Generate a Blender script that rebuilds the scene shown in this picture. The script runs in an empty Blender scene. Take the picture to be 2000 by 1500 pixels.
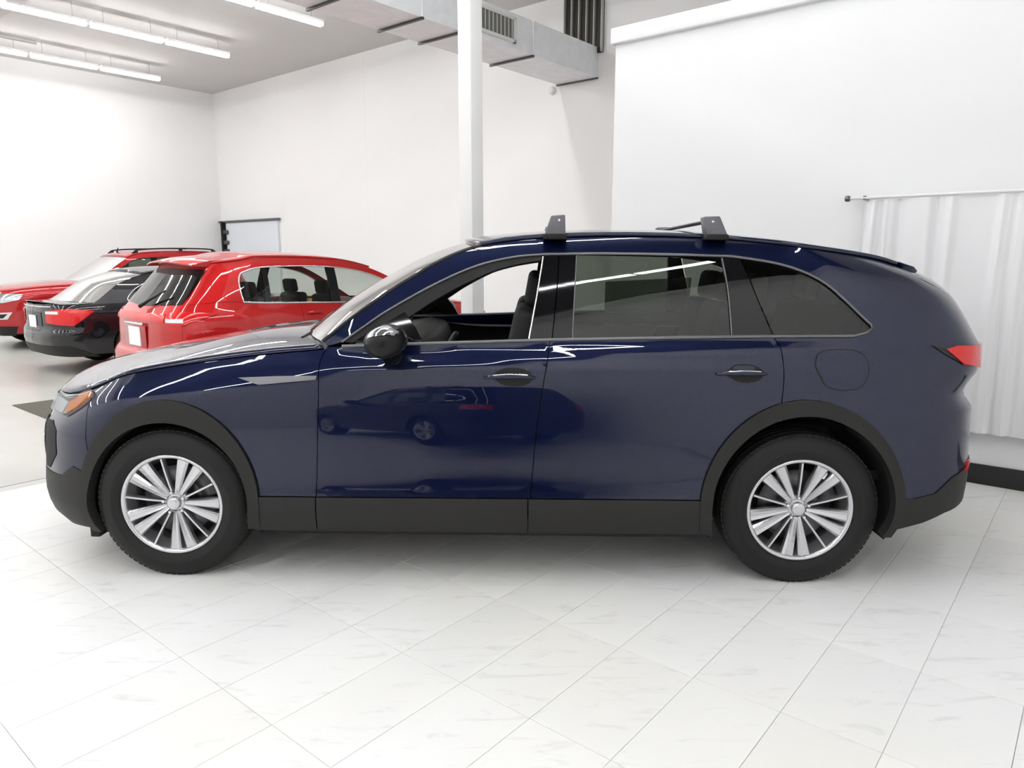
import bpy, bmesh, math, random
import numpy as np
from mathutils import Vector, Matrix
from mathutils.geometry import delaunay_2d_cdt

random.seed(7)
PI = math.pi
scene = bpy.context.scene
C = bpy.context.scene.collection

# ------------------------------------------------------------------ camera
F_PX = 1400.0                     # focal length in pixels of the 2000 px wide frame
PITCH = 0.175928
CAM_H = 1.608
cd = bpy.data.cameras.new('camera')
cd.sensor_width = 36.0
cd.lens = F_PX / 2000.0 * 36.0
cd.clip_start = 0.05
cd.clip_end = 200
cam = bpy.data.objects.new('camera', cd)
C.objects.link(cam)
cam.location = (0, 0, CAM_H)
cam.rotation_euler = (PI / 2 - PITCH, 0, 0)
scene.camera = cam

# ------------------------------------------------------------------ world, exposure
world = bpy.data.worlds.new('world')
scene.world = world
world.use_nodes = True
wb_ = world.node_tree.nodes['Background']
wb_.inputs[0].default_value = (0.95, 0.97, 1.0, 1)
wb_.inputs[1].default_value = 0.3
scene.view_settings.view_transform = 'Standard'
scene.view_settings.look = 'None'
scene.view_settings.gamma = 1.0
scene.view_settings.use_curve_mapping = False
scene.view_settings.exposure = 0.0
TUBE_STRENGTH = 38.5

# ------------------------------------------------------------------ frames
TA = math.radians(39.7)           # the room's axes: A runs forward-right, B forward-left
A = np.array([math.sin(TA), math.cos(TA), 0.0])
B = np.array([-math.cos(TA), math.sin(TA), 0.0])
ROOM_ROT = math.atan2(A[1], A[0])  # rotation that turns local x into A (local y becomes B)
def ab(a, b, z=0.0):
    p = a * A + b * B
    return (float(p[0]), float(p[1]), z)

cp, sp = math.cos(PITCH), math.sin(PITCH)
YAW = 0.026923
EX = np.array([math.cos(YAW), -math.sin(YAW), 0.0])
EY = np.array([math.sin(YAW), math.cos(YAW), 0.0])
ORG = np.array([-1.682, 4.3857, 0.0])
def proj_world(w):
    w = np.asarray(w, float) - np.array([0, 0, CAM_H])
    d = w[..., 1] * cp - w[..., 2] * sp
    u = w[..., 1] * sp + w[..., 2] * cp
    return np.stack([1000 + F_PX * w[..., 0] / d, 750 - F_PX * u / d], -1)
def proj_car(p):
    p = np.asarray(p, float)
    w = ORG + p[..., 0:1] * EX + p[..., 1:2] * EY + p[..., 2:3] * np.array([0, 0, 1.0])
    return proj_world(w)
def car_plane(px, py, y):
    """pixel -> (x, z) on the plane y = const of the blue car"""
    dx = (px - 1000) / F_PX
    dy = (750 - py) / F_PX
    r = np.array([dx, cp + dy * sp, -sp + dy * cp])
    o = np.array([0, 0, CAM_H]) - ORG
    t = (y - o @ EY) / (r @ EY)
    p = o + t * r
    return float(p @ EX), float(p[2])

# ------------------------------------------------------------------ materials
MAT = {}
def new_mat(name):
    m = bpy.data.materials.new(name)
    m.use_nodes = True
    MAT[name] = m
    return m, m.node_tree, m.node_tree.nodes['Principled BSDF']
def simple(name, col, rough=0.5, metal=0.0, coat=0.0, spec=0.5, noise=0.0, nscale=40.0, bump=0.0):
    m, nt, b = new_mat(name)
    b.inputs['Base Color'].default_value = (*col, 1)
    b.inputs['Roughness'].default_value = rough
    b.inputs['Metallic'].default_value = metal
    b.inputs['Coat Weight'].default_value = coat
    b.inputs['Coat Roughness'].default_value = 0.02
    b.inputs['Specular IOR Level'].default_value = spec
    if noise or bump:
        tc = nt.nodes.new('ShaderNodeNewGeometry')
        n = nt.nodes.new('ShaderNodeTexNoise')
        n.inputs['Scale'].default_value = nscale
        n.inputs['Detail'].default_value = 3
        nt.links.new(tc.outputs['Position'], n.inputs['Vector'])
        if noise:
            mx = nt.nodes.new('ShaderNodeMix')
            mx.data_type = 'RGBA'
            mx.inputs['A'].default_value = (*[c * (1 - noise) for c in col], 1)
            mx.inputs['B'].default_value = (*[min(1, c * (1 + noise)) for c in col], 1)
            nt.links.new(n.outputs['Fac'], mx.inputs['Factor'])
            nt.links.new(mx.outputs['Result'], b.inputs['Base Color'])
        if bump:
            bp = nt.nodes.new('ShaderNodeBump')
            bp.inputs['Strength'].default_value = bump
            bp.inputs['Distance'].default_value = 0.002
            nt.links.new(n.outputs['Fac'], bp.inputs['Height'])
            nt.links.new(bp.outputs['Normal'], b.inputs['Normal'])
    return m
def paint(name, col, flake, metal=0.6, rough=0.38):
    m, nt, b = new_mat(name)
    tc = nt.nodes.new('ShaderNodeNewGeometry')
    n = nt.nodes.new('ShaderNodeTexNoise')
    n.inputs['Scale'].default_value = 900
    nt.links.new(tc.outputs['Position'], n.inputs['Vector'])
    mx = nt.nodes.new('ShaderNodeMix')
    mx.data_type = 'RGBA'
    mx.inputs['A'].default_value = (*col, 1)
    mx.inputs['B'].default_value = (*flake, 1)
    nt.links.new(n.outputs['Fac'], mx.inputs['Factor'])
    nt.links.new(mx.outputs['Result'], b.inputs['Base Color'])
    b.inputs['Metallic'].default_value = metal
    b.inputs['Roughness'].default_value = rough
    b.inputs['Coat Weight'].default_value = 1.0
    b.inputs['Coat Roughness'].default_value = 0.015
    b.inputs['Coat IOR'].default_value = 1.54
    b.inputs['Specular IOR Level'].default_value = 0.1
    return m
def glass(name, tint, ior=1.5):
    m = bpy.data.materials.new(name)
    m.use_nodes = True
    MAT[name] = m
    nt = m.node_tree
    nt.nodes.clear()
    out = nt.nodes.new('ShaderNodeOutputMaterial')
    tr = nt.nodes.new('ShaderNodeBsdfTransparent')
    tr.inputs[0].default_value = (*tint, 1)
    gl = nt.nodes.new('ShaderNodeBsdfGlossy')
    gl.inputs['Roughness'].default_value = 0.01
    fr = nt.nodes.new('ShaderNodeFresnel')
    fr.inputs['IOR'].default_value = ior
    mx = nt.nodes.new('ShaderNodeMixShader')
    nt.links.new(fr.outputs[0], mx.inputs[0])
    nt.links.new(tr.outputs[0], mx.inputs[1])
    nt.links.new(gl.outputs[0], mx.inputs[2])
    nt.links.new(mx.outputs[0], out.inputs[0])
    return m
def emit(name, col, strength):
    m, nt, b = new_mat(name)
    b.inputs['Base Color'].default_value = (*col, 1)
    b.inputs['Emission Color'].default_value = (*col, 1)
    b.inputs['Emission Strength'].default_value = strength
    return m

paint('blue_paint', (0.0012, 0.0036, 0.022), (0.0024, 0.0068, 0.040), metal=0.5, rough=0.34)
paint('red_paint', (0.42, 0.006, 0.008), (0.55, 0.012, 0.012), metal=0.35, rough=0.4)
paint('crimson_paint', (0.34, 0.006, 0.010), (0.46, 0.012, 0.016), metal=0.35, rough=0.4)
paint('black_paint', (0.004, 0.004, 0.006), (0.008, 0.008, 0.011), metal=0.2, rough=0.4)
glass('clear_glass', (0.80, 0.84, 0.80))
glass('privacy_glass', (0.36, 0.39, 0.35), 1.66)
glass('lens_glass', (0.92, 0.95, 0.96), 1.5)
simple('cladding_plastic', (0.0135, 0.013, 0.0125), 0.55, spec=0.35, noise=0.15, nscale=60, bump=0.15)
simple('gloss_black', (0.005, 0.005, 0.006), 0.05, spec=0.45)
simple('mirror_black', (0.006, 0.006, 0.007), 0.3, spec=0.3)
simple('rubber', (0.0075, 0.0075, 0.0073), 0.62, spec=0.35, noise=0.2, nscale=30)
simple('under_black', (0.008, 0.008, 0.008), 0.8)
simple('alloy', (0.62, 0.62, 0.64), 0.27, metal=0.9, noise=0.05, nscale=80)
simple('alloy_dark', (0.10, 0.10, 0.105), 0.4, metal=0.8)
simple('disc_steel', (0.12, 0.12, 0.125), 0.35, metal=0.9)
simple('chrome', (0.75, 0.75, 0.77), 0.08, metal=1.0)
simple('trim_grey', (0.17, 0.17, 0.18), 0.38, metal=0.85)
simple('satin_grey', (0.135, 0.135, 0.15), 0.42, metal=0.35, noise=0.12, nscale=90)
simple('interior_black', (0.006, 0.006, 0.006), 0.6, noise=0.2, nscale=50)
simple('interior_trim', (0.16, 0.165, 0.15), 0.7, noise=0.08, nscale=50)
simple('seat_cloth', (0.015, 0.015, 0.016), 0.7, noise=0.25, nscale=120)
simple('headliner', (0.30, 0.31, 0.28), 0.9, noise=0.05, nscale=90)
simple('red_lens', (0.62, 0.010, 0.010), 0.15, coat=0.3)
simple('clear_lens', (0.75, 0.75, 0.76), 0.1, coat=1.0)
simple('amber_lens', (0.85, 0.26, 0.03), 0.12, coat=1.0)
simple('lamp_silver', (0.72, 0.73, 0.75), 0.10, metal=0.9, noise=0.3, nscale=30)
simple('white_paper', (0.85, 0.86, 0.90), 0.7, noise=0.03, nscale=20)
def sticker_material():
    m, nt, b = new_mat('sticker_grey')
    N, L = nt.nodes, nt.links
    g = N.new('ShaderNodeNewGeometry')
    n = N.new('ShaderNodeTexNoise'); n.inputs['Scale'].default_value = 9
    L.new(g.outputs['Position'], n.inputs[0])
    r = N.new('ShaderNodeValToRGB')
    r.color_ramp.elements[0].color = (0.50, 0.55, 0.47, 1); r.color_ramp.elements[1].color = (0.60, 0.64, 0.57, 1)
    L.new(n.outputs['Fac'], r.inputs[0])
    t = N.new('ShaderNodeBsdfTranslucent')
    L.new(r.outputs[0], t.inputs['Color']); L.new(r.outputs[0], b.inputs['Base Color'])
    mx = N.new('ShaderNodeMixShader'); mx.inputs[0].default_value = 0.7
    L.new(b.outputs[0], mx.inputs[1]); L.new(t.outputs[0], mx.inputs[2])
    L.new(mx.outputs[0], N['Material Output'].inputs[0])
sticker_material()
simple('yellow_plastic', (0.85, 0.55, 0.08), 0.4, noise=0.05)

simple('wall_paint', (0.83, 0.83, 0.828), 0.75, noise=0.012, nscale=0.9)
simple('partition_paint', (0.83, 0.835, 0.845), 0.7, noise=0.010, nscale=0.8)
simple('deck_dark', (0.035, 0.034, 0.033), 0.85, noise=0.1, nscale=2)
simple('ceiling_paint', (0.62, 0.61, 0.60), 0.85, noise=0.03, nscale=0.7)
simple('beam_paint', (0.56, 0.555, 0.55), 0.8, noise=0.03, nscale=2)
simple('baseboard_black', (0.012, 0.012, 0.013), 0.45, noise=0.1)
simple('column_paint', (0.82, 0.82, 0.815), 0.6, noise=0.01, nscale=3)
simple('louvre_dark', (0.022, 0.018, 0.014), 0.6, noise=0.1)
simple('louvre_slat', (0.42, 0.42, 0.38), 0.5, noise=0.05)
simple('mat_olive', (0.085, 0.080, 0.060), 0.85, noise=0.15, nscale=60, bump=0.3)
simple('fixture_white', (0.75, 0.75, 0.75), 0.5)
simple('pipe_grey', (0.42, 0.42, 0.42), 0.5, noise=0.05)
simple('door_blue_white', (0.70, 0.74, 0.78), 0.4, noise=0.02, nscale=3)
emit('tube_light', (1.0, 1.0, 1.0), TUBE_STRENGTH)

def duct_material():
    m, nt, b = new_mat('duct_metal')
    g = nt.nodes.new('ShaderNodeNewGeometry')
    n = nt.nodes.new('ShaderNodeTexNoise')
    n.inputs['Scale'].default_value = 6
    n.inputs['Detail'].default_value = 5
    nt.links.new(g.outputs['Position'], n.inputs['Vector'])
    r = nt.nodes.new('ShaderNodeValToRGB')
    r.color_ramp.elements[0].position = 0.3
    r.color_ramp.elements[0].color = (0.80, 0.82, 0.84, 1)
    r.color_ramp.elements[1].position = 0.7
    r.color_ramp.elements[1].color = (0.88, 0.90, 0.92, 1)
    nt.links.new(n.outputs['Fac'], r.inputs[0])
    nt.links.new(r.outputs[0], b.inputs['Base Color'])
    b.inputs['Metallic'].default_value = 0.0
    b.inputs['Roughness'].default_value = 0.4
duct_material()

def marble_material():
    m, nt, b = new_mat('marble')
    N, L = nt.nodes, nt.links
    g = N.new('ShaderNodeNewGeometry')
    oi = N.new('ShaderNodeObjectInfo')
    mul = N.new('ShaderNodeVectorMath'); mul.operation = 'SCALE'
    cx = N.new('ShaderNodeCombineXYZ')
    L.new(oi.outputs['Random'], cx.inputs[2])
    L.new(cx.outputs[0], mul.inputs[0]); mul.inputs['Scale'].default_value = 30
    add = N.new('ShaderNodeVectorMath'); add.operation = 'ADD'
    L.new(g.outputs['Position'], add.inputs[0]); L.new(mul.outputs[0], add.inputs[1])
    mp = N.new('ShaderNodeMapping')
    mp.inputs['Rotation'].default_value = (0, 0, math.radians(-24))
    mp.inputs['Scale'].default_value = (2.4, 11, 1)
    L.new(add.outputs[0], mp.inputs[0])
    n1 = N.new('ShaderNodeTexNoise'); n1.inputs['Scale'].default_value = 1.5
    n1.inputs['Detail'].default_value = 9; n1.inputs['Roughness'].default_value = 0.66; n1.inputs['Distortion'].default_value = 0.8
    L.new(mp.outputs[0], n1.inputs[0])
    r1 = N.new('ShaderNodeValToRGB')
    e = r1.color_ramp.elements
    e[0].position = 0.56; e[0].color = (0, 0, 0, 1)
    e[1].position = 0.86; e[1].color = (1, 1, 1, 1)
    L.new(n1.outputs['Fac'], r1.inputs[0])
    n2 = N.new('ShaderNodeTexNoise'); n2.inputs['Scale'].default_value = 0.55
    n2.inputs['Detail'].default_value = 3
    L.new(g.outputs['Position'], n2.inputs[0])
    r2 = N.new('ShaderNodeValToRGB')
    r2.color_ramp.elements[0].position = 0.40; r2.color_ramp.elements[0].color = (0.83, 0.832, 0.83, 1)
    r2.color_ramp.elements[1].position = 0.70; r2.color_ramp.elements[1].color = (0.82, 0.81, 0.755, 1)
    L.new(n2.outputs['Fac'], r2.inputs[0])
    mx = N.new('ShaderNodeMix'); mx.data_type = 'RGBA'
    L.new(r1.outputs[0], mx.inputs['Factor'])
    L.new(r2.outputs[0], mx.inputs['A'])
    mx.inputs['B'].default_value = (0.56, 0.565, 0.57, 1)
    # slight tone from tile to tile
    hs = N.new('ShaderNodeHueSaturation')
    mr = N.new('ShaderNodeMapRange')
    L.new(oi.outputs['Random'], mr.inputs['Value'])
    mr.inputs['To Min'].default_value = 0.965; mr.inputs['To Max'].default_value = 1.02
    L.new(mr.outputs[0], hs.inputs['Value'])
    L.new(mx.outputs['Result'], hs.inputs['Color'])
    L.new(hs.outputs[0], b.inputs['Base Color'])
    b.inputs['Roughness'].default_value = 0.42
    b.inputs['Specular IOR Level'].default_value = 0.35
marble_material()
simple('grout', (0.60, 0.60, 0.59), 0.8, noise=0.05, nscale=20)

def concrete_material():
    m, nt, b = new_mat('concrete')
    N, L = nt.nodes, nt.links
    g = N.new('ShaderNodeNewGeometry')
    n1 = N.new('ShaderNodeTexNoise'); n1.inputs['Scale'].default_value = 0.6; n1.inputs['Detail'].default_value = 6
    L.new(g.outputs['Position'], n1.inputs[0])
    r = N.new('ShaderNodeValToRGB')
    r.color_ramp.elements[0].position = 0.35; r.color_ramp.elements[0].color = (0.44, 0.435, 0.395, 1)
    r.color_ramp.elements[1].position = 0.68; r.color_ramp.elements[1].color = (0.53, 0.53, 0.505, 1)
    L.new(n1.outputs['Fac'], r.inputs[0])
    L.new(r.outputs[0], b.inputs['Base Color'])
    b.inputs['Roughness'].default_value = 0.28
concrete_material()

def curtain_material():
    m, nt, b = new_mat('curtain_cloth')
    N, L = nt.nodes, nt.links
    b.inputs['Base Color'].default_value = (0.80, 0.80, 0.815, 1)
    b.inputs['Roughness'].default_value = 0.85
    g = N.new('ShaderNodeNewGeometry')
    w = N.new('ShaderNodeTexNoise'); w.inputs['Scale'].default_value = 300
    L.new(g.outputs['Position'], w.inputs[0])
    bp = N.new('ShaderNodeBump'); bp.inputs['Strength'].default_value = 0.15; bp.inputs['Distance'].default_value = 0.001
    L.new(w.outputs['Fac'], bp.inputs['Height'])
    L.new(bp.outputs['Normal'], b.inputs['Normal'])
curtain_material()

# ------------------------------------------------------------------ object helpers
def link(name, me, mat=None, parent=None):
    o = bpy.data.objects.new(name, me)
    C.objects.link(o)
    if mat is not None and len(me.materials) == 0:
        me.materials.append(MAT[mat])
    if parent is not None:
        o.parent = parent
    return o
def tag(o, label=None, cat=None, group=None, kind=None):
    if label: o['label'] = label
    if cat: o['category'] = cat
    if group: o['group'] = group
    if kind: o['kind'] = kind
    return o
def empty(name, loc=(0, 0, 0), rz=0.0):
    o = bpy.data.objects.new(name, None)
    C.objects.link(o)
    o.location = loc
    o.rotation_euler = (0, 0, rz)
    o.empty_display_size = 0.2
    return o
def mesh_from(verts, faces, smooth=False):
    me = bpy.data.meshes.new('m')
    me.from_pydata([tuple(map(float, v)) for v in verts], [], faces)
    me.update()
    if smooth:
        me.polygons.foreach_set('use_smooth', [True] * len(me.polygons))
    return me
class MB:
    """collects shapes of one part"""
    def __init__(s): s.v = []; s.f = []; s.sm = []
    def add(s, v, f, smooth=False):
        n = len(s.v)
        s.v += [tuple(map(float, p)) for p in v]
        s.f += [tuple(i + n for i in q) for q in f]
        s.sm += [smooth] * len(f)
        return s
    def box(s, c, d, m=None):
        x, y, z = d[0] / 2, d[1] / 2, d[2] / 2
        v = [Vector((i, j, k)) for i in (-x, x) for j in (-y, y) for k in (-z, z)]
        if m is not None: v = [m @ p for p in v]
        v = [p + Vector(c) for p in v]
        return s.add(v, [(0, 1, 3, 2), (4, 6, 7, 5), (0, 4, 5, 1), (2, 3, 7, 6), (0, 2, 6, 4), (1, 5, 7, 3)])
    def tube(s, pts, r, n=10, cap=True):
        pts = [Vector(p) for p in pts]
        rr = r if isinstance(r, (list, tuple)) else [r] * len(pts)
        v, f = [], []
        for i, p in enumerate(pts):
            d = (pts[min(i + 1, len(pts) - 1)] - pts[max(i - 1, 0)]).normalized()
            u = d.cross(Vector((0, 0, 1)))
            if u.length < 1e-3: u = d.cross(Vector((1, 0, 0)))
            u.normalize(); w = d.cross(u)
            for k in range(n):
                a = 2 * PI * k / n
                v.append(p + (u * math.cos(a) + w * math.sin(a)) * rr[i])
        for i in range(len(pts) - 1):
            for k in range(n):
                f.append((i * n + k, i * n + (k + 1) % n, (i + 1) * n + (k + 1) % n, (i + 1) * n + k))
        s.add(v, f, True)
        if cap:
            s.add(v[:n], [tuple(range(n - 1, -1, -1))])
            s.add(v[-n:], [tuple(range(n))])
        return s
    def lathe_y(s, prof, n=48, c=(0, 0, 0), a0=0.0, a1=2 * PI, closed=False):
        """prof: (r, y); turned about the y axis"""
        full = abs(a1 - a0 - 2 * PI) < 1e-6
        m = n if full else n + 1
        v, f = [], []
        for k in range(m):
            a = a0 + (a1 - a0) * k / n
            for r, y in prof:
                v.append((c[0] + r * math.cos(a), c[1] + y, c[2] + r * math.sin(a)))
        P_ = len(prof)
        for k in range(n):
            k2 = (k + 1) % m
            for j in range(P_ - (0 if closed else 1)):
                j2 = (j + 1) % P_
                f.append((k * P_ + j, k * P_ + j2, k2 * P_ + j2, k2 * P_ + j))
        return s.add(v, f, True)
    def grid(s, rows, smooth=True):
        nr, nc = len(rows), len(rows[0])
        v = [p for r in rows for p in r]
        f = [(i * nc + j, i * nc + j + 1, (i + 1) * nc + j + 1, (i + 1) * nc + j) for i in range(nr - 1) for j in range(nc - 1)]
        return s.add(v, f, smooth)
    def prism(s, poly, y0, y1):
        """poly in (x, z) extruded along y"""
        n = len(poly)
        v = [(p[0], y0, p[1]) for p in poly] + [(p[0], y1, p[1]) for p in poly]
        f = [tuple(range(n)), tuple(range(2 * n - 1, n - 1, -1))]
        f += [(i, i + n, (i + 1) % n + n, (i + 1) % n) for i in range(n)]
        return s.add(v, f)
    def build(s, name, mat, parent=None, bevel=0.0, seg=2, subsurf=0, weld=False, fix=True):
        me = mesh_from(s.v, s.f)
        me.polygons.foreach_set('use_smooth', s.sm)
        if fix or weld:
            bm = bmesh.new(); bm.from_mesh(me)
            if weld: bmesh.ops.remove_doubles(bm, verts=bm.verts, dist=1e-4)
            if fix: bmesh.ops.recalc_face_normals(bm, faces=bm.faces)
            bm.to_mesh(me); bm.free()
        o = link(name, me, mat, parent)
        if bevel:
            md = o.modifiers.new('bevel', 'BEVEL'); md.width = bevel; md.segments = seg; md.limit_method = 'ANGLE'
            md.harden_normals = False
            me.polygons.foreach_set('use_smooth', [True] * len(me.polygons))
        if subsurf:
            md = o.modifiers.new('sub', 'SUBSURF'); md.levels = subsurf; md.render_levels = subsurf
            me.polygons.foreach_set('use_smooth', [True] * len(me.polygons))
        return o
def copy_tree(o, parent=None):
    c = o.copy()
    C.objects.link(c)
    c.parent = parent
    for ch in o.children:
        copy_tree(ch, c)
    return c

# ------------------------------------------------------------------ curve helpers
def pchip(xs, ys):
    xs = np.asarray(xs, float); ys = np.asarray(ys, float)
    h = np.diff(xs); d = np.diff(ys) / h
    m = np.zeros_like(xs)
    m[0], m[-1] = d[0], d[-1]
    for i in range(1, len(xs) - 1):
        if d[i - 1] * d[i] > 0:
            w1, w2 = 2 * h[i] + h[i - 1], h[i] + 2 * h[i - 1]
            m[i] = (w1 + w2) / (w1 / d[i - 1] + w2 / d[i])
    def f(x):
        x = np.clip(np.asarray(x, float), xs[0], xs[-1])
        i = np.clip(np.searchsorted(xs, x) - 1, 0, len(h) - 1)
        t = (x - xs[i]) / h[i]
        return ((2 * t**3 - 3 * t**2 + 1) * ys[i] + (t**3 - 2 * t**2 + t) * h[i] * m[i]
                + (-2 * t**3 + 3 * t**2) * ys[i + 1] + (t**3 - t**2) * h[i] * m[i + 1])
    return f
def catmull(pts, per=8):
    P_ = np.asarray(pts, float)
    out = []
    n = len(P_)
    for i in range(n - 1):
        p1, p2 = P_[i], P_[i + 1]
        p0 = P_[i - 1] if i > 0 else 2 * p1 - p2
        p3 = P_[i + 2] if i + 2 < n else 2 * p2 - p1
        for k in range(per):
            t = k / per
            out.append(0.5 * ((2 * p1) + (-p0 + p2) * t + (2 * p0 - 5 * p1 + 4 * p2 - p3) * t * t + (-p0 + 3 * p1 - 3 * p2 + p3) * t**3))
    out.append(P_[-1])
    return [tuple(p) for p in out]
def sstep(a, b, x):
    t = np.clip((x - a) / (b - a), 0, 1)
    return t * t * (3 - 2 * t)
def inside(poly, pts):
    poly = np.asarray(poly); x, y = pts[:, 0], pts[:, 1]
    r = np.zeros(len(pts), bool)
    n = len(poly)
    for i in range(n):
        x1, y1 = poly[i]; x2, y2 = poly[(i + 1) % n]
        c = ((y1 > y) != (y2 > y))
        with np.errstate(divide='ignore', invalid='ignore'):
            xi = (x2 - x1) * (y - y1) / (y2 - y1 + 1e-15) + x1
        r ^= c & (x < xi)
    return r
def area2(poly):
    p = np.asarray(poly); q = np.roll(p, -1, 0)
    return float(np.sum(p[:, 0] * q[:, 1] - q[:, 0] * p[:, 1]) / 2)
def inset(poly, g):
    p = np.asarray(poly, float)
    if area2(p) < 0: p = p[::-1]
    a = p - np.roll(p, 1, 0); b = np.roll(p, -1, 0) - p
    na = np.stack([-a[:, 1], a[:, 0]], 1); na /= (np.linalg.norm(na, axis=1)[:, None] + 1e-9)
    nb = np.stack([-b[:, 1], b[:, 0]], 1); nb /= (np.linalg.norm(nb, axis=1)[:, None] + 1e-9)
    n = na + nb
    d = np.maximum(np.sum(n * na, 1), 0.5)
    return p + n / d[:, None] * g
def resample(poly, res):
    out = []
    n = len(poly)
    for i in range(n):
        p, q = np.asarray(poly[i], float), np.asarray(poly[(i + 1) % n], float)
        k = max(1, int(math.ceil(np.linalg.norm(q - p) / res)))
        for j in range(k):
            out.append(p + (q - p) * j / k)
    # drop near duplicates
    r = [out[0]]
    for p in out[1:]:
        if np.linalg.norm(p - r[-1]) > 1e-4: r.append(p)
    if np.linalg.norm(r[0] - r[-1]) < 1e-4: r.pop()
    return np.array(r)

# ------------------------------------------------------------------ car body surface
class Shell:
    """wrap-around body surface: u runs from the front centre round the near side to the rear centre, z up"""
    def __init__(s, plan, sect, df, dr, wf, wr, ztop=None, roll=(0.0, 0.2, 0.9), s0=None, crease=None):
        p = np.array(catmull(plan, 24))
        d = np.concatenate([[0], np.cumsum(np.linalg.norm(np.diff(p, axis=0), axis=1))])
        im = int(np.argmin(np.abs(p[:, 0] - (p[0, 0] + p[-1, 0]) / 2)))
        s.U = d - d[im] + p[im, 0]
        s.PX, s.PY = p[:, 0], p[:, 1]
        s.u0, s.u1 = s.U[0], s.U[-1]
        zz = np.array([q[0] for q in sect]); ww = np.array([q[1] for q in sect])
        s.S = pchip(zz, ww); s.S0 = s0 or ww.max()
        s.df = pchip(*zip(*df)); s.dr = pchip(*zip(*dr))
        s.wf, s.wr = wf, wr
        s.ztop = pchip(*zip(*ztop)) if ztop else None
        s.roll = roll
        s.crease = pchip(*zip(*crease)) if crease else None
    def pos(s, u, z):
        u = np.asarray(u, float); z = np.asarray(z, float)
        xp = np.interp(u, s.U, s.PX); yp = np.interp(u, s.U, s.PY)
        y = yp * s.S(z) / s.S0
        x = xp + (1 - sstep(s.wf[0], s.wf[1], xp)) * s.df(z) + sstep(s.wr[0], s.wr[1], xp) * s.dr(z)
        if s.ztop is not None:
            amt, h, xe = s.roll
            t = s.ztop(u) - z
            k = np.clip(1 - t / h, 0, 1.1) ** 2 * (1 - sstep(xe - 0.45, xe, xp))
            y = y * (1 - amt * k)
        if s.crease is not None:      # shoulder crease that climbs towards the rear
            hh = 0.42 * sstep(0.50, 0.95, u) * (1 - sstep(3.05, 3.65, u))
            sr = lambda t: 0.5 * (t + np.sqrt(t * t + 0.007 ** 2))
            zc_ = s.crease(u)
            y = y - hh * (sr(z - zc_) - sr(z - zc_ - 0.06))
        return np.stack([x, -y, z], -1)
    def nrm(s, u, z, e=0.004):
        du = s.pos(np.minimum(u + e, s.u1), z) - s.pos(np.maximum(u - e, s.u0), z)
        dz = s.pos(u, z + e) - s.pos(u, z - e)
        n = np.cross(du, dz)
        return n / (np.linalg.norm(n, axis=-1, keepdims=True) + 1e-12)
    def at(s, u, z, off=0.0):
        p = s.pos(np.array([u]), np.array([z]))[0]
        if off: p = p + off * s.nrm(np.array([u]), np.array([z]))[0]
        return p
    def pick(s, px, py):
        """pixel of the photograph -> (u, z) on the near side of the blue car"""
        u, z = car_plane(px, py, -0.93)
        for _ in range(25):
            p0 = proj_car(s.at(u, z)); e = 1e-3
            J = np.stack([(proj_car(s.at(u + e, z)) - p0) / e, (proj_car(s.at(u, z + e)) - p0) / e], 1)
            r = np.array([px, py]) - p0
            if np.abs(r).max() < 0.05: break
            try: d = np.linalg.solve(J, r)
            except np.linalg.LinAlgError: break
            d = np.clip(d, -0.12, 0.12)
            u, z = u + d[0], z + d[1]
        return (float(u), float(z))

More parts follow.
